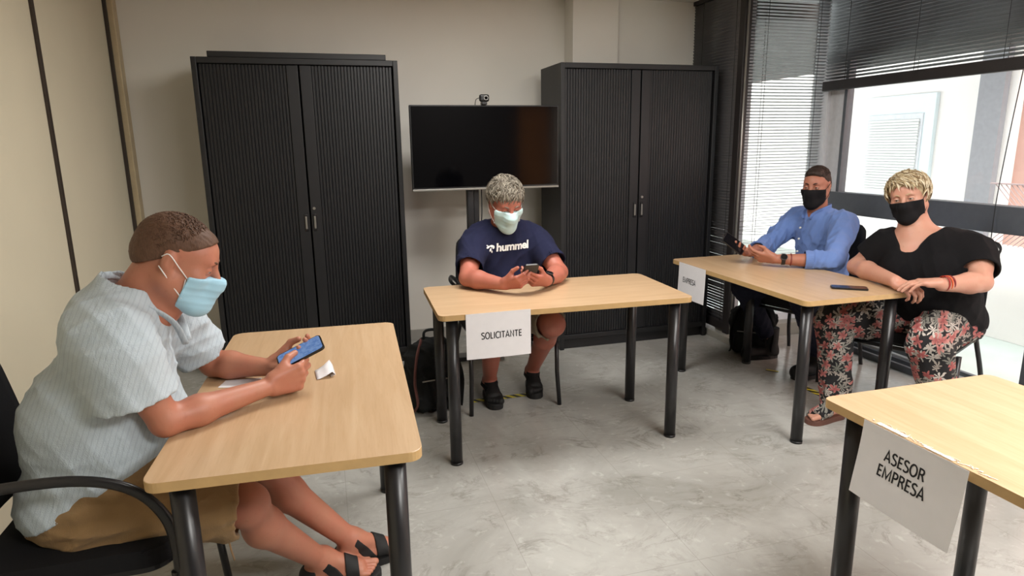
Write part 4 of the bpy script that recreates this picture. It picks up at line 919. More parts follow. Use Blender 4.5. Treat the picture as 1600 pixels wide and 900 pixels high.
    # shirt
    sh = torso(0.012) + [rc(shR + V3(-0.0, 0.02, 0.01), shR + V3(0, 0.02, 0.01) * 0 + (elR - shR) * 0.15, 0.082, 0.08, 0.06), rc(shL, shL + (elL - shL) * 0.15, 0.08, 0.078, 0.06)]
    eR = shR + (elR - shR) * 0.68 + V3(-0.034, 0, 0); eL = shL + (elL - shL) * 0.72
    sh += [cone(shR, eR, 0.074, 0.104, 0.05), cone(shL, eL, 0.074, 0.088, 0.05), rc(nk + V3(-0.05, 0, -0.06), nk + V3(-0.03, 0, 0.0), 0.095, 0.082, 0.06)]
    sh += [folds(11, 0.0042, 17, (0.5, 0.5, 1.2))]
    sh += [cone(eR + (shR - eR) * 0.22, eR + (eR - shR) * 0.06, 0.080, 0.093, 0.004, 's'), cone(eL + (shL - eL) * 0.22, eL + (eL - shL) * 0.06, 0.065, 0.074, 0.004, 's')]
    sh += [cone(nk + V3(-0.055, 0, -0.03), nk + V3(0.045, 0, 0.14), 0.068, 0.086, 0.008, 's'), rc(nk + V3(0.07, 0, -0.02), nk + V3(0.10, 0.0, -0.16), 0.04, 0.008, 0.006, 's'), half(V3(-0.723, 1.92, 0.54), V3(0.47, 0, -0.88))]
    shirt = sdf_mesh('shirt', sh, linen, root, O, 0.0055)
    # collar: a raised band round the neck and front edges
    col = []
    for q in (-1, 1):
        pts = [nk + V3(-0.088, 0, 0.052), nk + V3(-0.075, q * 0.055, 0.04), nk + V3(-0.02, q * 0.080, 0.0), nk + V3(0.035, q * 0.066, -0.035), nk + V3(0.075, q * 0.036, -0.085), nk + V3(0.092, q * 0.016, -0.15)]
        MB().tube([LV(p, O) for p in spline(pts, 5)], 0.009, 8, flat=(0.5, 1.2)).build('collar', linen, shirt)
    # shorts
    so_ = [ell(pel + V3(0.005, 0, -0.015), V3(0.165, 0.196, 0.10), None, 0.05), ell(bel + V3(0.03, 0, -0.08), V3(0.165, 0.178, 0.10), None, 0.06)]
    for hp, kn in ((V3(-0.66, 1.82, 0.52), knR), (V3(-0.66, 2.03, 0.52), knL)):
        e = hp + (kn - hp) * 0.96; so_ += [cone(hp, e, 0.108, 0.098, 0.04), ell(hp, 0.108, None, 0.03)]
    so_ += [folds(21, 0.0042, 24, (1, 0.5, 1))]
    for hp, kn in ((V3(-0.66, 1.82, 0.52), knR), (V3(-0.66, 2.03, 0.52), knL)): e = hp + (kn - hp) * 0.96; so_ += [cone(e + (hp - e) * 0.15, e + (e - hp) * 0.3, 0.082, 0.09, 0.004, 's')]
    shorts = sdf_mesh('shorts', so_, khaki, root, O, 0.006)
    MB().tube([Vector(knR - O + V3(-0.05, -0.05, -0.065)), Vector(knR - O + V3(-0.045, -0.056, -0.10)), Vector(knR - O + V3(-0.04, -0.052, -0.135))], 0.006, 6, flat=(0.4, 1)).build('drawstring', khaki, shorts)
    for an, dd, base in ((anR, (1, 0.05), ftR), (anL, (0.9, 0.28), ftL)):
        d = nrm(V3(dd[0], dd[1], 0)); t = V3(d[1], -d[0], 0); c0 = V3(an[0], an[1], 0); Rm = np.stack([t, d, UP], 1)
        m_ = MB(); out = [(-0.036, -0.065), (0.036, -0.065), (0.04, 0.02), (0.05, 0.12), (0.042, 0.18), (0.0, 0.205), (-0.045, 0.18), (-0.05, 0.11), (-0.038, 0.02)]
        pts = [c0 + t * a + d * b for a, b in out]; m_.prism([(p[0] - O[0], p[1] - O[1]) for p in chaikin(pts)][::-1], 0.0, 0.026, 0.004); sole = m_.build('sandal', M['gap'], root)
        strap('strap', base, [(c0 + d * 0.10 + V3(0, 0, 0.05), (0.07, 0.022, 0.06), Rm), (c0 + d * 0.035 + V3(0, 0, 0.07), (0.07, 0.016, 0.07), frame_of(d + UP * 0.7, UP)), (c0 - d * 0.05 + V3(0, 0, 0.07), (0.07, 0.03, 0.018), Rm)], M['gap'], sole, O, 0.005)
    ph = phone('black-cased phone with lit blue screen in the hands of the seated man', Vector((-0.103, 2.0, 0.855)), basis((0.88, 0.05, 0.38), (-0.36, -0.35, 0.86)), lit=True, L_=0.145)
    return root
man_left()

# ===== man in navy, faces -y
def man_navy():
    O = V3(0.97, 3.5, 0.0)
    root = thing('person', 'grey haired man in navy t-shirt and pale blue mask looking down at a phone', 'person', O)
    skin = mat_skin('skin_pink', srgb(172, 106, 88)); grey = mat_hair('grey_hair', srgb(92, 84, 74), srgb(150, 142, 128), 150)
    navy = mat_cloth('navy_cotton', srgb(30, 33, 60), folds=0.35); beige = mat_cloth('beige_cotton', srgb(140, 128, 108), folds=0.4)
    H = Head((0.945, 3.40, 1.165), V3(0.06, -0.86, -0.44), V3(0, -0.42, 0.9), 1.06, 1.03)
    pel, bel, che, nk = V3(0.97, 3.58, 0.56), V3(0.965, 3.53, 0.72), V3(0.96, 3.51, 0.90), V3(0.95, 3.475, 1.03)
    shR, elR, wrR = V3(0.785, 3.50, 0.945), V3(0.69, 3.24, 0.795), V3(0.83, 3.045, 0.79)
    shL, elL, wrL = V3(1.145, 3.50, 0.945), V3(1.20, 3.245, 0.79), V3(1.055, 3.05, 0.79)
    def torso(g): return [ell(pel, V3(0.185, 0.15, 0.13) + g, None, 0.05), ell(bel, V3(0.19, 0.155, 0.17) + g, None, 0.08), ell(che, V3(0.185, 0.125, 0.15) + g, None, 0.08), rc(che + V3(-0.12, 0, 0.055), che + V3(0.12, 0, 0.055), 0.068 + g, 0.068 + g, 0.08)]
    body = torso(-0.012) + [rc(nk, H.p(0, -0.03, -0.06), 0.066, 0.06, 0.04), rc(nk + V3(0, -0.03, -0.02), H.p(0, 0.02, -0.085), 0.045, 0.04, 0.03)] + H.skull(jowl=0.004)
    body += arm_ops(shR, elR, wrR, 1.1) + arm_ops(shL, elL, wrL, 1.1)
    dR = nrm(V3(0.62, -0.62, 0.18)); nR = V3(0.55, 0.55, 0.6); dL = nrm(V3(-0.72, -0.45, 0.15)); nL = V3(-0.35, 0.6, 0.65)
    body += hand_ops(wrR, dR, nR, 1, [(25, 35, 25), (32, 38, 25), (38, 40, 25), (42, 42, 25)], 1.02, thumb=(0.75, 0.6, 0.4), thumb2=(0.95, 0.2, 0.3))
    body += hand_ops(wrL, dL, nL, -1, [(25, 35, 25), (32, 38, 25), (38, 40, 25), (42, 42, 25)], 1.02, thumb=(0.75, 0.6, 0.4), thumb2=(0.95, 0.2, 0.3))
    knR, anR = V3(0.80, 3.13, 0.53), V3(0.865, 3.53, 0.11); knL, anL = V3(1.125, 3.14, 0.53), V3(1.155, 3.61, 0.11)
    body += leg_ops(V3(0.88, 3.55, 0.52), knR, anR, 1.1, (0, 1, 0)) + leg_ops(V3(1.06, 3.55, 0.52), knL, anL, 1.1, (0, 1, 0))
    ftR = foot(anR, (-0.05, -1), -1, 1.0, 0.03); ftL = foot(anL, (-0.2, -1), 1, 1.0, 0.03); body += ftR + ftL
    lids = H.eyes(root, O, (0.0, -0.5), 0.003)
    hb = [(H.c, (0.165,) * 3, 0.0021), (wrR + dR * 0.085, (0.10, 0.10, 0.085), 0.0027), (wrL + dL * 0.085, (0.105, 0.09, 0.085), 0.0027)]
    sdf_mesh('body', body + lids, skin, root, O, 0.0075, hb)
    H.brows(root, O, grey, 0.004)
    hr = [H.E(0, -0.02, 0.042, (0.081, 0.098, 0.088), 0.02), H.E(0, -0.05, -0.015, (0.07, 0.062, 0.06), 0.03), H.E(0, 0.048, 0.068, (0.055, 0.036, 0.032), 0.03), hair_disp(5, 0.004, 200, H.c),
          H.E(0, 0.1, 0.0, (0.075, 0.06, 0.062), 0.01, 's'), half(H.p(0, -0.05, -0.055), H.R @ V3(0, 0.3, -1)), half(H.p(0, 0.03, 0.0), H.R @ V3(0, 0.7, -0.72))]
    hair = sdf_mesh('hair', hr, grey, root, O, 0.0035)
    greys = [mat_hair('grey_hair_dark', srgb(84, 77, 67), srgb(116, 108, 96)), grey, mat_hair('grey_hair_light', srgb(122, 115, 102), srgb(158, 151, 136))]
    clumps('locks', H, 1000, 0.05, 0.0036, lambda u: u[2] > 0.0 and not (u[1] > 0.55 and u[2] < 0.35) or (u[1] < -0.1 and u[2] > -0.5), lambda u: V3(0.45 * u[0] + 0.15, 0.75 if u[2] > 0.25 else -0.15, -0.35 if u[1] > 0.2 else -0.55), greys, hair, O, 7, 0.36, (0.083, 0.1, 0.091), 0.55)
    clumps('fringe', H, 170, 0.045, 0.0036, lambda u: u[1] > 0.45 and u[2] > 0.55, lambda u: V3(0.3, 0.7, -0.6), greys, hair, O, 27, 0.5, (0.083, 0.102, 0.091), 0.5)
    H.mask(root, O, M['maskw'], M['elastic'], top=-0.007, bot=-0.122, back=0.052, boxy=0.002)
    sh = torso(0.012) + [rc(shR + V3(0.03, 0, 0.0), shR + (elR - shR) * 0.2, 0.066, 0.07, 0.06), rc(shL - V3(0.03, 0, 0), shL + (elL - shL) * 0.2, 0.066, 0.07, 0.06)]
    eR = shR + (elR - shR) * 0.76; eL = shL + (elL - shL) * 0.76
    sh += [cone(shR, eR, 0.068, 0.078, 0.05), cone(shL, eL, 0.068, 0.078, 0.05), ell(nk + V3(0, 0.005, -0.015), (0.088, 0.075, 0.045), None, 0.05), folds(31, 0.0045, 16, (1, 0.6, 0.8))]
    sh += [cone(eR + (shR - eR) * 0.2, eR + (eR - shR) * 0.06, 0.065, 0.073, 0.004, 's'), cone(eL + (shL - eL) * 0.2, eL + (eL - shL) * 0.06, 0.065, 0.073, 0.004, 's')]
    sh += [cone(nk + V3(0, 0.02, -0.05), nk + V3(0, -0.055, 0.1), 0.058, 0.09, 0.006, 's'), half(V3(0.97, 3.55, 0.53), V3(0, 0, -1))]
    shirt = sdf_mesh('shirt', sh, navy, root, O, 0.0055)
    MB().tube([Vector(nk - O + V3(0.071 * math.cos(a), -0.012 + 0.071 * math.sin(a) * 0.9, 0.005 + 0.03 * math.sin(a))) for a in np.linspace(0, 2 * math.pi, 30)], 0.0065, 8, cap=False).build('neckband', navy, shirt)
    # chest lettering with the insect mark
    me = text_mesh('hummel', 0.060, 0.0022, 0.12, 0.0, 0.95); M4 = Matrix.Translation(Vector((0.975 - O[0], 3.0 - O[1], 0.925))) @ Matrix.Rotation(R(-3), 4, 'Y') @ Matrix.Rotation(R(90), 4, 'X')
    bmk = bmesh.new()
    def leaf(cx, cz, a, l, wd):
        n = 14; pts = []
        for k in range(n): q = 2 * math.pi * k / n; x, y = math.cos(q) * l, math.sin(q) * wd; pts.append(bmk.verts.new((cx + x * math.cos(a) - y * math.sin(a), cz + x * math.sin(a) + y * math.cos(a), 0)))
        bmk.faces.new(pts)
    for cx, cz, a, l, wd in ((-0.166, 0.012, R(20), 0.014, 0.007), (-0.136, 0.014, R(-15), 0.016, 0.008), (-0.151, -0.008, R(60), 0.012, 0.0055), (-0.142, -0.022, R(100), 0.009, 0.005), (-0.172, 0.024, R(150), 0.006, 0.003), (-0.128, 0.001, R(25), 0.008, 0.004)): leaf(cx * 0.8 - 0.004, cz * 0.8, a, l * 0.85, wd * 0.85)
    mk = bpy.data.meshes.new('mark'); bmk.to_mesh(mk); bmk.free()
    for nm, m_ in (('chest_lettering', me), ('chest_emblem', mk)):
        drape(m_, shirt, M4, (0, 1, 0), 0.002); link(nm, m_, M['white'], shirt)
    so_ = [ell(pel + V3(0, 0, -0.02), V3(0.19, 0.17, 0.09), None, 0.05)]
    for hp, kn in ((V3(0.88, 3.55, 0.53), knR), (V3(1.06, 3.55, 0.53), knL)): e = hp + (kn - hp) * 0.93; so_ += [cone(hp, e, 0.105, 0.094, 0.04)]
    so_ += [folds(41, 0.005, 17)]
    for hp, kn in ((V3(0.88, 3.55, 0.53), knR), (V3(1.06, 3.55, 0.53), knL)): e = hp + (kn - hp) * 0.93; so_ += [cone(e + (hp - e) * 0.15, e + (e - hp) * 0.3, 0.078, 0.084, 0.004, 's')]
    sdf_mesh('shorts', so_, beige, root, O, 0.007)
    for an, dd, base in ((anR, (-0.05, -1), ftR), (anL, (-0.2, -1), ftL)):
        d = nrm(V3(dd[0], dd[1], 0)); t = V3(d[1], -d[0], 0); c0 = V3(an[0], an[1], 0); Rm = np.stack([t, d, UP], 1)
        m_ = MB(); out = [(-0.036, -0.07), (0.036, -0.07), (0.04, 0.02), (0.052, 0.12), (0.044, 0.185), (0.0, 0.21), (-0.045, 0.185), (-0.052, 0.11), (-0.038, 0.02)]
        pts = [c0 + t * a + d * b for a, b in out]; m_.prism([(p[0] - O[0], p[1] - O[1]) for p in chaikin(pts)][::-1], 0.0, 0.034, 0.005); sole = m_.build('clog', M['gap'], root)
        strap('upper', base, [(c0 + d * 0.125 + V3(0, 0, 0.05), (0.07, 0.085, 0.075), Rm)], M['gap'], sole, O, 0.008)
        strap('strap', base, [(c0 + d * 0.0 + V3(0, 0, 0.085), (0.07, 0.09, 0.014), Rm)], M['backpack'], sole, O, 0.010)
    watch(wrL + (elL - wrL) * 0.12, wrL - elL, V3(0.1, -0.3, 0.9), root, O, 0.031)
    phone('black phone held upright in the hands of the man in navy', Vector((0.945, 2.985, 0.845)), basis((0.0, -0.55, 0.62), (0, 0.75, 0.66)), L_=0.15)
    return root
man_navy()

# ===== man in the blue shirt, faces -x
def man_blue():
    O = V3(3.04, 3.42, 0.0)
    root = thing('person', 'bearded man in blue button shirt and black mask, hands on the table', 'person', O)
    skin = mat_skin('skin_tan', srgb(166, 112, 90)); dark = mat_hair('dark_brown_hair', srgb(36, 26, 22), srgb(62, 46, 38), 200)
    blue = mat_cloth('blue_oxford', srgb(108, 136, 196), folds=0.4); jean = mat_cloth('navy_denim', srgb(30, 32, 48), folds=0.4)
    H = Head((2.985, 3.42, 1.185), V3(-0.87, -0.50, -0.06), V3(-0.05, 0, 1), 0.99, 0.98)
    pel, bel, che, nk = V3(3.09, 3.42, 0.56), V3(3.07, 3.42, 0.72), V3(3.05, 3.415, 0.89), V3(3.015, 3.42, 1.03)
    shL, elL, wrL = V3(3.035, 3.215, 0.965), V3(2.80, 3.02, 0.785), V3(2.53, 3.185, 0.79)
    shR, elR, wrR = V3(3.03, 3.615, 0.965), V3(2.80, 3.62, 0.79), V3(2.515, 3.40, 0.795)
    def torso(g): return [ell(pel, V3(0.13, 0.165, 0.12) + g, None, 0.05), ell(bel, V3(0.125, 0.165, 0.16) + g, None, 0.08), ell(che, V3(0.115, 0.175, 0.14) + g, None, 0.08), rc(che + V3(0, -0.13, 0.07), che + V3(0, 0.13, 0.07), 0.068 + g, 0.068 + g, 0.06)]
    body = torso(-0.012) + [rc(nk - UP * 0.02, H.p(0, -0.03, -0.06), 0.058, 0.055, 0.04), rc(nk + V3(-0.02, 0, -0.03), H.p(0, 0.01, -0.085), 0.04, 0.036, 0.03)] + H.skull()
    body += arm_ops(shR, elR, wrR, 1.0) + arm_ops(shL, elL, wrL, 1.0)
    dL = nrm(V3(-0.80, 0.52, 0.10)); nL = V3(0.25, 0.55, 0.45); dR = nrm(V3(-0.93, -0.25, 0.12)); nR = V3(-0.15, -0.35, 0.9)
    body += hand_ops(wrL, dL, nL, -1, [(18, 28, 20), (26, 34, 24), (34, 38, 24), (38, 40, 24)], 1.0, thumb=(0.75, 0.6, 0.3), thumb2=(0.95, 0.1, 0.3))
    body += hand_ops(wrR, dR, nR, 1, [(18, 26, 20), (24, 30, 20), (28, 32, 20), (32, 34, 20)], 1.0, thumb=(0.75, 0.6, 0.4), thumb2=(0.95, 0.1, 0.3))
    lids = H.eyes(root, O, (0.15, 0.0), 0.004)
    knL, anL = V3(2.72, 3.14, 0.53), V3(2.95, 3.235, 0.11); knR, anR = V3(2.64, 3.62, 0.53), V3(2.90, 3.64, 0.11)
    body += leg_ops(V3(3.02, 3.33, 0.53), knL, anL, 0.95) + leg_ops(V3(3.02, 3.52, 0.53), knR, anR, 0.95)
    sdf_mesh('body', body + lids, skin, root, O, 0.008, [(H.c, (0.155,) * 3, 0.0021), (wrL + dL * 0.08, (0.10, 0.09, 0.07), 0.0028), (wrR + dR * 0.08, (0.11, 0.07, 0.08), 0.0028)])
    H.brows(root, O, dark, 0.0042)
    hr = [H.E(0, -0.018, 0.042, (0.0765, 0.0955, 0.084), 0.02), H.E(0, -0.05, 0.0, (0.069, 0.062, 0.05), 0.03), H.E(0, 0.045, 0.085, (0.05, 0.045, 0.03), 0.03), hair_disp(8, 0.002, 160, H.c),
          half(H.p(0, 0.083, 0.07), H.R @ V3(0, 0.9, -0.2)), half(H.p(0, 0.03, 0.045), H.R @ V3(0, 0.55, -0.83)), half(H.p(0, -0.05, -0.035), H.R @ V3(0, 0.25, -1))]
    for q in (-1, 1): hr.insert(-3, H.E(q * 0.083, 0.0, -0.005, (0.026, 0.022, 0.034), 0.004, 's'))
    sdf_mesh('hair', hr, dark, root, O, 0.0035)
    clumps('short_hair', H, 900, 0.022, 0.0019, lambda u: u[2] > 0.45 and not (u[1] > 0.75), lambda u: V3(0.25, 0.7, 0.1), [dark, dark, mat_hair('dark_light', srgb(62, 48, 40), srgb(88, 70, 58))], root, O, 42, 0.3, (0.0785, 0.0975, 0.0935), 0.4)
    H.mask(root, O, M['maskk'], M['elastick'], top=-0.015, bot=-0.125, back=0.036, pleat=0.0, boxy=0.003)
    sh = torso(0.012) + [rc(shR, shR + (elR - shR) * 0.25, 0.07, 0.065, 0.06), rc(shL, shL + (elL - shL) * 0.25, 0.07, 0.065, 0.06)]
    cR = elR + (wrR - elR) * 0.62; cL = elL + (wrL - elL) * 0.48
    for s_, e_, c_ in ((shR, elR, cR), (shL, elL, cL)): sh += [rc(s_, e_, 0.074, 0.061, 0.04), cone(e_, c_, 0.063, 0.055, 0.02)]
    sh += [ell(nk + V3(0, 0, -0.03), (0.075, 0.085, 0.04), None, 0.05), folds(51, 0.006, 19, (1, 1, 0.7))]
    for e_, c_ in ((elR, cR), (elL, cL)): sh += [cone(c_ + (e_ - c_) * 0.15, c_ + (c_ - e_) * 0.3, 0.043, 0.046, 0.003, 's')]
    sh += [cone(nk + V3(0.02, 0, -0.04), nk + V3(-0.03, 0, 0.09), 0.056, 0.075, 0.005, 's'), rc(nk + V3(-0.075, 0, -0.0), nk + V3(-0.10, 0.0, -0.075), 0.028, 0.006, 0.005, 's'), half(V3(3.07, 3.42, 0.54), V3(0, 0, -1))]
    shirt = sdf_mesh('shirt', sh, blue, root, O, 0.0055)
    for q in (-1, 1):
        pts = [nk + V3(0.065, 0, 0.03), nk + V3(0.05, q * 0.05, 0.032), nk + V3(-0.0, q * 0.068, 0.02), nk + V3(-0.055, q * 0.05, -0.005), nk + V3(-0.088, q * 0.032, -0.045)]
        MB().tube([LV(p, O) for p in spline(pts, 5)], [0.012] * 16 + [0.013, 0.014, 0.013, 0.010, 0.005], 8, flat=(0.4, 1.5)).build('collar', blue, shirt)
    for k, z in enumerate((0.93, 0.86, 0.78, 0.70)):
        bvt = MB().tube([Vector((-0.148 - 0.004 * k, 0, z)), Vector((-0.156 - 0.004 * k, 0, z))], 0.006, 10)
        bo_ = bvt.build('button', M['white'], shirt)
    for nm, L3 in (('cuff', (cR, elR, 0.053)), ('cuff', (cL, elL, 0.054))): band(nm, L3[0] + (L3[1] - L3[0]) * 0.12, L3[0] - L3[1], L3[2] - 0.001, 0.045, blue, shirt, O, 0.004)
    tr_ = [ell(pel + V3(0, 0, -0.03), V3(0.15, 0.17, 0.09), None, 0.05)]
    for hp, kn, an in ((V3(3.02, 3.33, 0.52), knL, anL), (V3(3.02, 3.52, 0.52), knR, anR)): tr_ += [rc(hp, kn, 0.095, 0.072, 0.04), ell(kn, 0.074, None, 0.03), cone(kn, kn + (an - kn) * 0.86, 0.072, 0.06, 0.03)]
    sdf_mesh('trousers', tr_ + [folds(61, 0.004, 20)], jean, root, O, 0.008)
    for an, d in ((anL, V3(-1, -0.1, 0)), (anR, V3(-1, 0.1, 0))):
        d = nrm(d); g = V3(an[0], an[1], 0)
        bt = [cone(g + UP * 0.03, g + UP * 0.215, 0.052, 0.056, 0.02), rc(g - d * 0.02 + UP * 0.045, g + d * 0.17 + UP * 0.04, 0.044, 0.04, 0.03), ell(g + d * 0.16 + UP * 0.045, 0.046, None, 0.02), half(g + UP * 0.002, V3(0, 0, -1))]
        bo_ = sdf_mesh('boot', bt, M['gap'], root, O, 0.006)
        m_ = MB(); t = V3(d[1], -d[0], 0); pts = [g + t * a + d * b for a, b in ((-0.05, -0.06), (0.05, -0.06), (0.05, 0.15), (0.03, 0.2), (-0.03, 0.2), (-0.05, 0.15))]; m_.prism([(p[0] - O[0], p[1] - O[1]) for p in chaikin(pts)][::-1], 0, 0.024, 0.003); m_.build('sole', M['plastic'], bo_)
    watch(wrL + (elL - wrL) * 0.14, wrL - elL, V3(-0.35, -0.8, 0.5), root, O, 0.0295)
    band('bracelet', wrL + (elL - wrL) * 0.27, wrL - elL, 0.0325, 0.008, plain('red_bead', srgb(120, 50, 44), 0.5), root, O, 0.004)
    phone('dark phone tilted in the hands of the man in blue', Vector((2.362, 3.352, 0.866)), basis((-0.62, 0.25, 0.52), (-0.1, -0.75, 0.5)), L_=0.15)
    return root
man_blue()

# ===== woman, faces the table corner
def woman():
    O = V3(3.0, 2.6, 0.0)
    root = thing('person', 'blonde short haired woman in black t-shirt and floral trousers, hands crossed on the table', 'person', O)
    skin = mat_skin('skin_fair', srgb(190, 142, 120)); bld = mat_hair('blonde_hair', srgb(158, 136, 100), srgb(214, 198, 164), 90)
    blk = mat_cloth('black_jersey', srgb(12, 11, 14), folds=0.25); flo = mat_floral()
    H = Head((2.93, 2.69, 1.172), V3(-0.85, -0.50, -0.10), V3(-0.26, 0.10, 1), 0.98, 1.05)
    F = nrm(V3(-0.86, -0.45, 0)); S_ = V3(F[1], -F[0], 0)   # S_: her right-hand side
    S_ = -V3(-F[1], F[0], 0)
    pel, bel, che, nk = V3(3.08, 2.56, 0.55), V3(3.0, 2.55, 0.69), V3(2.99, 2.575, 0.87), V3(2.965, 2.64, 1.035)
    A = frame_of(F, UP)
    shR, shL = che + A[:, 0] * 0.195 + UP * 0.055, che - A[:, 0] * 0.195 + UP * 0.055
    elL, wrL = V3(2.965, 2.265, 0.80), V3(2.745, 2.285, 0.80)
    elR, wrR = V3(2.80, 2.85, 0.785), V3(2.675, 2.475, 0.785)
    def torso(g): return [ell(pel, V3(0.215, 0.185, 0.14) + g, A, 0.05), ell(bel, V3(0.215, 0.18, 0.16) + g, A, 0.08), ell(che, V3(0.195, 0.145, 0.15) + g, A, 0.08), ell(che + F * 0.10 - UP * 0.06 + A[:, 0] * 0.09, 0.10 + g, None, 0.06), ell(che + F * 0.10 - UP * 0.06 - A[:, 0] * 0.09, 0.10 + g, None, 0.06),
                          rc(che + A[:, 0] * -0.14 + UP * 0.06, che + A[:, 0] * 0.14 + UP * 0.06, 0.072 + g, 0.072 + g, 0.08)]
    body = torso(-0.010) + [rc(nk - UP * 0.05 + V3(0.0, 0, 0), H.p(0, -0.03, -0.06), 0.075, 0.058, 0.06), rc(nk + F * 0.03 - UP * 0.05, H.p(0, 0.02, -0.085), 0.05, 0.045, 0.05)] + H.skull(jowl=0.006)
    body += arm_ops(shR, elR, wrR, 1.14) + arm_ops(shL, elL, wrL, 1.14)
    dL = nrm(V3(-0.78, 0.52, -0.04)); nL = V3(-0.1, 0.1, -1); dR = nrm(V3(0.10, -0.98, -0.14)); nR = V3(0.3, 0.1, -0.9)
    body += hand_ops(wrL + UP * 0.012, dL, nL, -1, [(12, 18, 12), (14, 20, 12), (16, 22, 12), (20, 24, 12)], 0.98, thumb=(0.85, 0.5, 0.25), thumb2=(0.95, 0.2, 0.3), spread=0.0)
    body += hand_ops(wrR + V3(0.0, 0.0, -0.006), dR, nR, 1, [(35, 50, 30), (38, 55, 30), (42, 55, 30), (46, 55, 30)], 0.98, thumb=(0.85, 0.4, 0.3), thumb2=(0.95, 0.0, 0.3))
    knR, anR = V3(2.585, 2.74, 0.52), V3(2.555, 2.655, 0.10); knL, anL = V3(2.70, 2.27, 0.52), V3(2.80, 2.22, 0.11)
    body += leg_ops(V3(2.98, 2.68, 0.53), knR, anR, 1.0) + leg_ops(V3(3.0, 2.46, 0.53), knL, anL, 1.0)
    ftR = foot(anR, (-0.97, -0.1), -1, 0.95, 0.025); ftL = foot(anL, (-1, -0.2), 1, 0.95, 0.025); body += ftR + ftL
    lids = H.eyes(root, O, (0.15, -0.05), 0.0042)
    sdf_mesh('body', body + lids, skin, root, O, 0.008, [(H.c, (0.16,) * 3, 0.0021), (V3(2.69, 2.37, 0.78), (0.12, 0.15, 0.10), 0.0028), (anR * V3(1, 1, 0) + V3(-0.09, 0, 0.06), (0.16, 0.08, 0.08), 0.0035)])
    H.brows(root, O, bld, 0.003)
    hr = [H.E(0, -0.022, 0.046, (0.087, 0.102, 0.092), 0.02), H.E(0, -0.055, -0.01, (0.074, 0.066, 0.064), 0.03), H.E(0, 0.03, 0.078, (0.06, 0.045, 0.034), 0.03), hair_disp(9, 0.005, 160, H.c),
          H.E(0.012, 0.10, 0.006, (0.072, 0.062, 0.062), 0.01, 's'), half(H.p(0, -0.05, -0.05), H.R @ V3(0, 0.3, -1)), half(H.p(0, 0.035, -0.01), H.R @ V3(0, 0.7, -0.72))]
    hair = sdf_mesh('hair', hr, bld, root, O, 0.0035)
    blds = [mat_hair('blonde_roots', srgb(120, 98, 70), srgb(156, 132, 98)), bld, mat_hair('blonde_light', srgb(208, 194, 162), srgb(234, 226, 204))]
    clumps('locks', H, 1200, 0.075, 0.0042, lambda u: (u[2] > 0.1 and not (u[1] > 0.3 and u[2] < 0.66)) or (u[1] < -0.1 and u[2] > -0.45), lambda u: V3(-0.55 if u[1] > 0 else 0.5 * u[0], 0.45 if u[2] > 0.3 else -0.2, -0.55), blds, hair, O, 17, 0.32, (0.087, 0.103, 0.094), 0.38)
    clumps('fringe', H, 420, 0.05, 0.004, lambda u: u[1] > 0.1 and u[2] > 0.58 and u[0] < 0.7, lambda u: V3(-0.9, 0.5, -0.5), blds, hair, O, 18, 0.4, (0.089, 0.108, 0.100), 0.3)
    H.mask(root, O, M['maskk'], M['elastick'], top=-0.017, bot=-0.125, back=0.04, jowl=0.005, pleat=0.0, boxy=0.002)
    MB().ball(Vector(H.p(-0.08, -0.008, -0.036) - O), 0.005).build('earring', M['plastic'], root)
    sh = torso(0.008) + [rc(shR, shR + (elR - shR) * 0.25, 0.074, 0.078, 0.06), rc(shL, shL + (elL - shL) * 0.25, 0.074, 0.078, 0.06)]
    eR = shR + (elR - shR) * 0.66; eL = shL + (elL - shL) * 0.66
    sh += [cone(shR, eR, 0.076, 0.082, 0.05), cone(shL, eL, 0.076, 0.084, 0.05), folds(71, 0.0032, 15, (1, 1, 0.6))]
    sh += [cone(eR + (shR - eR) * 0.2, eR + (eR - shR) * 0.06, 0.068, 0.077, 0.004, 's'), cone(eL + (shL - eL) * 0.2, eL + (eL - shL) * 0.06, 0.068, 0.078, 0.004, 's')]
    sh += [rc(nk + UP * 0.06 - F * 0.01 - A[:, 0] * 0.035, nk + F * 0.13 - UP * 0.09, 0.12, 0.045, 0.012, 's'), rc(nk + UP * 0.06 - F * 0.01 + A[:, 0] * 0.035, nk + F * 0.13 - UP * 0.09, 0.12, 0.045, 0.012, 's'), half(V3(3.0, 2.55, 0.50), V3(0, 0, -1))]
    sdf_mesh('shirt', sh, blk, root, O, 0.0055)
    tr_ = [ell(pel + V3(-0.02, 0, -0.04), V3(0.22, 0.20, 0.10), A, 0.05)]
    for hp, kn, an in ((V3(2.98, 2.67, 0.53), knR, anR), (V3(3.0, 2.46, 0.53), knL, anL)): tr_ += [rc(hp, kn, 0.125, 0.092, 0.04), ell(kn, 0.094, None, 0.03), cone(kn, kn + (an - kn) * 1.03, 0.092, 0.078, 0.03)]
    tr_ += [folds(81, 0.006, 15, (1, 1, 0.4))]
    sdf_mesh('trousers', tr_, flo, root, O, 0.006)
    for an, dd, base in ((anR, (-0.97, -0.1), ftR), (anL, (-1, -0.2), ftL)):
        d = nrm(V3(dd[0], dd[1], 0)); t = V3(d[1], -d[0], 0); c0 = V3(an[0], an[1], 0); Rm = np.stack([t, d, UP], 1)
        m_ = MB(); out = [(-0.036, -0.065), (0.036, -0.065), (0.038, 0.02), (0.048, 0.12), (0.04, 0.17), (0.0, 0.19), (-0.042, 0.17), (-0.048, 0.11), (-0.036, 0.02)]
        pts = [c0 + t * a + d * b for a, b in out]; m_.prism([(p[0] - O[0], p[1] - O[1]) for p in chaikin(pts)][::-1], 0.0, 0.028, 0.005); sole = m_.build('sandal', plain('brown_sole', srgb(96, 62, 52), 0.6), root)
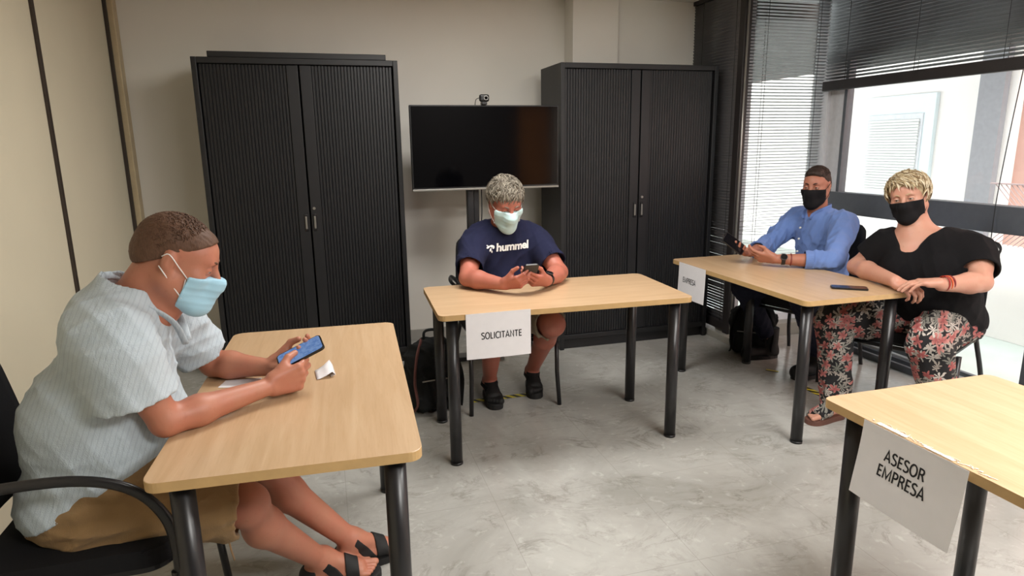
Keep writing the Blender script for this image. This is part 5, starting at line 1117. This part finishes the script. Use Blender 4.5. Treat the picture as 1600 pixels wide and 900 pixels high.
        strap('strap', base, [(c0 + d * 0.10 + V3(0, 0, 0.05), (0.07, 0.042, 0.07), np.stack([nrm(t + d * 0.3), nrm(d - t * 0.3), UP], 1)), (c0 + d * 0.0 + V3(0, 0, 0.08), (0.07, 0.09, 0.014), Rm)], flo, sole, O, 0.006)
    ax = wrL - elL
    for k, (f_, cc_) in enumerate(((0.06, (150, 40, 34)), (0.13, (196, 84, 40)), (0.19, (120, 34, 36)))): band('bracelet', wrL + UP * 0.006 + (elL - wrL) * f_, ax, 0.034, 0.008, plain('bracelet_%d' % cc_[0], srgb(*cc_), 0.5), root, O, 0.003)
    return root
woman()

# ------------------------------------------------------------------ backpacks on the floor
def backpack(label, loc, rz, w_, d_, h_, strapm, seed, sag=0.0):
    root = thing('backpack', label, 'backpack', loc, rz); Z0 = V3(0, 0, 0)
    ops = [bx((0, 0, h_ * 0.42), (w_ / 2, d_ / 2, h_ * 0.42), None, min(w_, d_) * 0.3, 0.02), ell((0, 0, h_ * 0.75), (w_ * 0.44, d_ * 0.42, h_ * 0.25), None, 0.05), bx((0, -d_ * 0.5, h_ * 0.28), (w_ * 0.38, d_ * 0.22, h_ * 0.24), None, 0.04, 0.02), folds(seed, 0.010, 14, (1, 1, 1)), half((0, 0, 0.003), (0, 0, -1))]
    bd = sdf_mesh('bag_body', ops, M['backpack'], root, Z0, 0.007)
    MB().tube([(-w_ * 0.32, -d_ * 0.70, h_ * 0.50), (w_ * 0.32, -d_ * 0.70, h_ * 0.50)], 0.004, 6).build('zip', M['silver'], bd)
    for q in (-1, 1):
        MB().tube(spline([(q * w_ * 0.2, -d_ * 0.1, h_ * 0.98), (q * w_ * 0.36, -d_ * 0.45, h_ * 0.8), (q * w_ * 0.45, -d_ * 0.62, h_ * 0.5), (q * w_ * 0.42, -d_ * 0.66, h_ * 0.2), (q * w_ * 0.46, -d_ * 0.4, 0.02)], 6), 0.017, 8, flat=(0.35, 1.0)).build('shoulder_strap', strapm if q < 0 else M['backpack'], root)
    MB().tube(spline([(-0.04, 0, h_ * 0.97), (-0.03, 0, h_ * 1.08), (0.03, 0, h_ * 1.08), (0.04, 0, h_ * 0.97)], 6), 0.008, 8).build('carry_handle', M['backpack'], root)
    return root
backpack('dark backpack with red-brown strap slumped behind the left legs of the SOLICITANTE table', (0.52, 3.50, 0), R(8), 0.30, 0.2, 0.42, M['strap'], 91)
backpack('black backpack on the floor behind the table leg near the man in blue', (2.86, 3.78, 0), R(-40), 0.30, 0.2, 0.36, M['backpack'], 92)
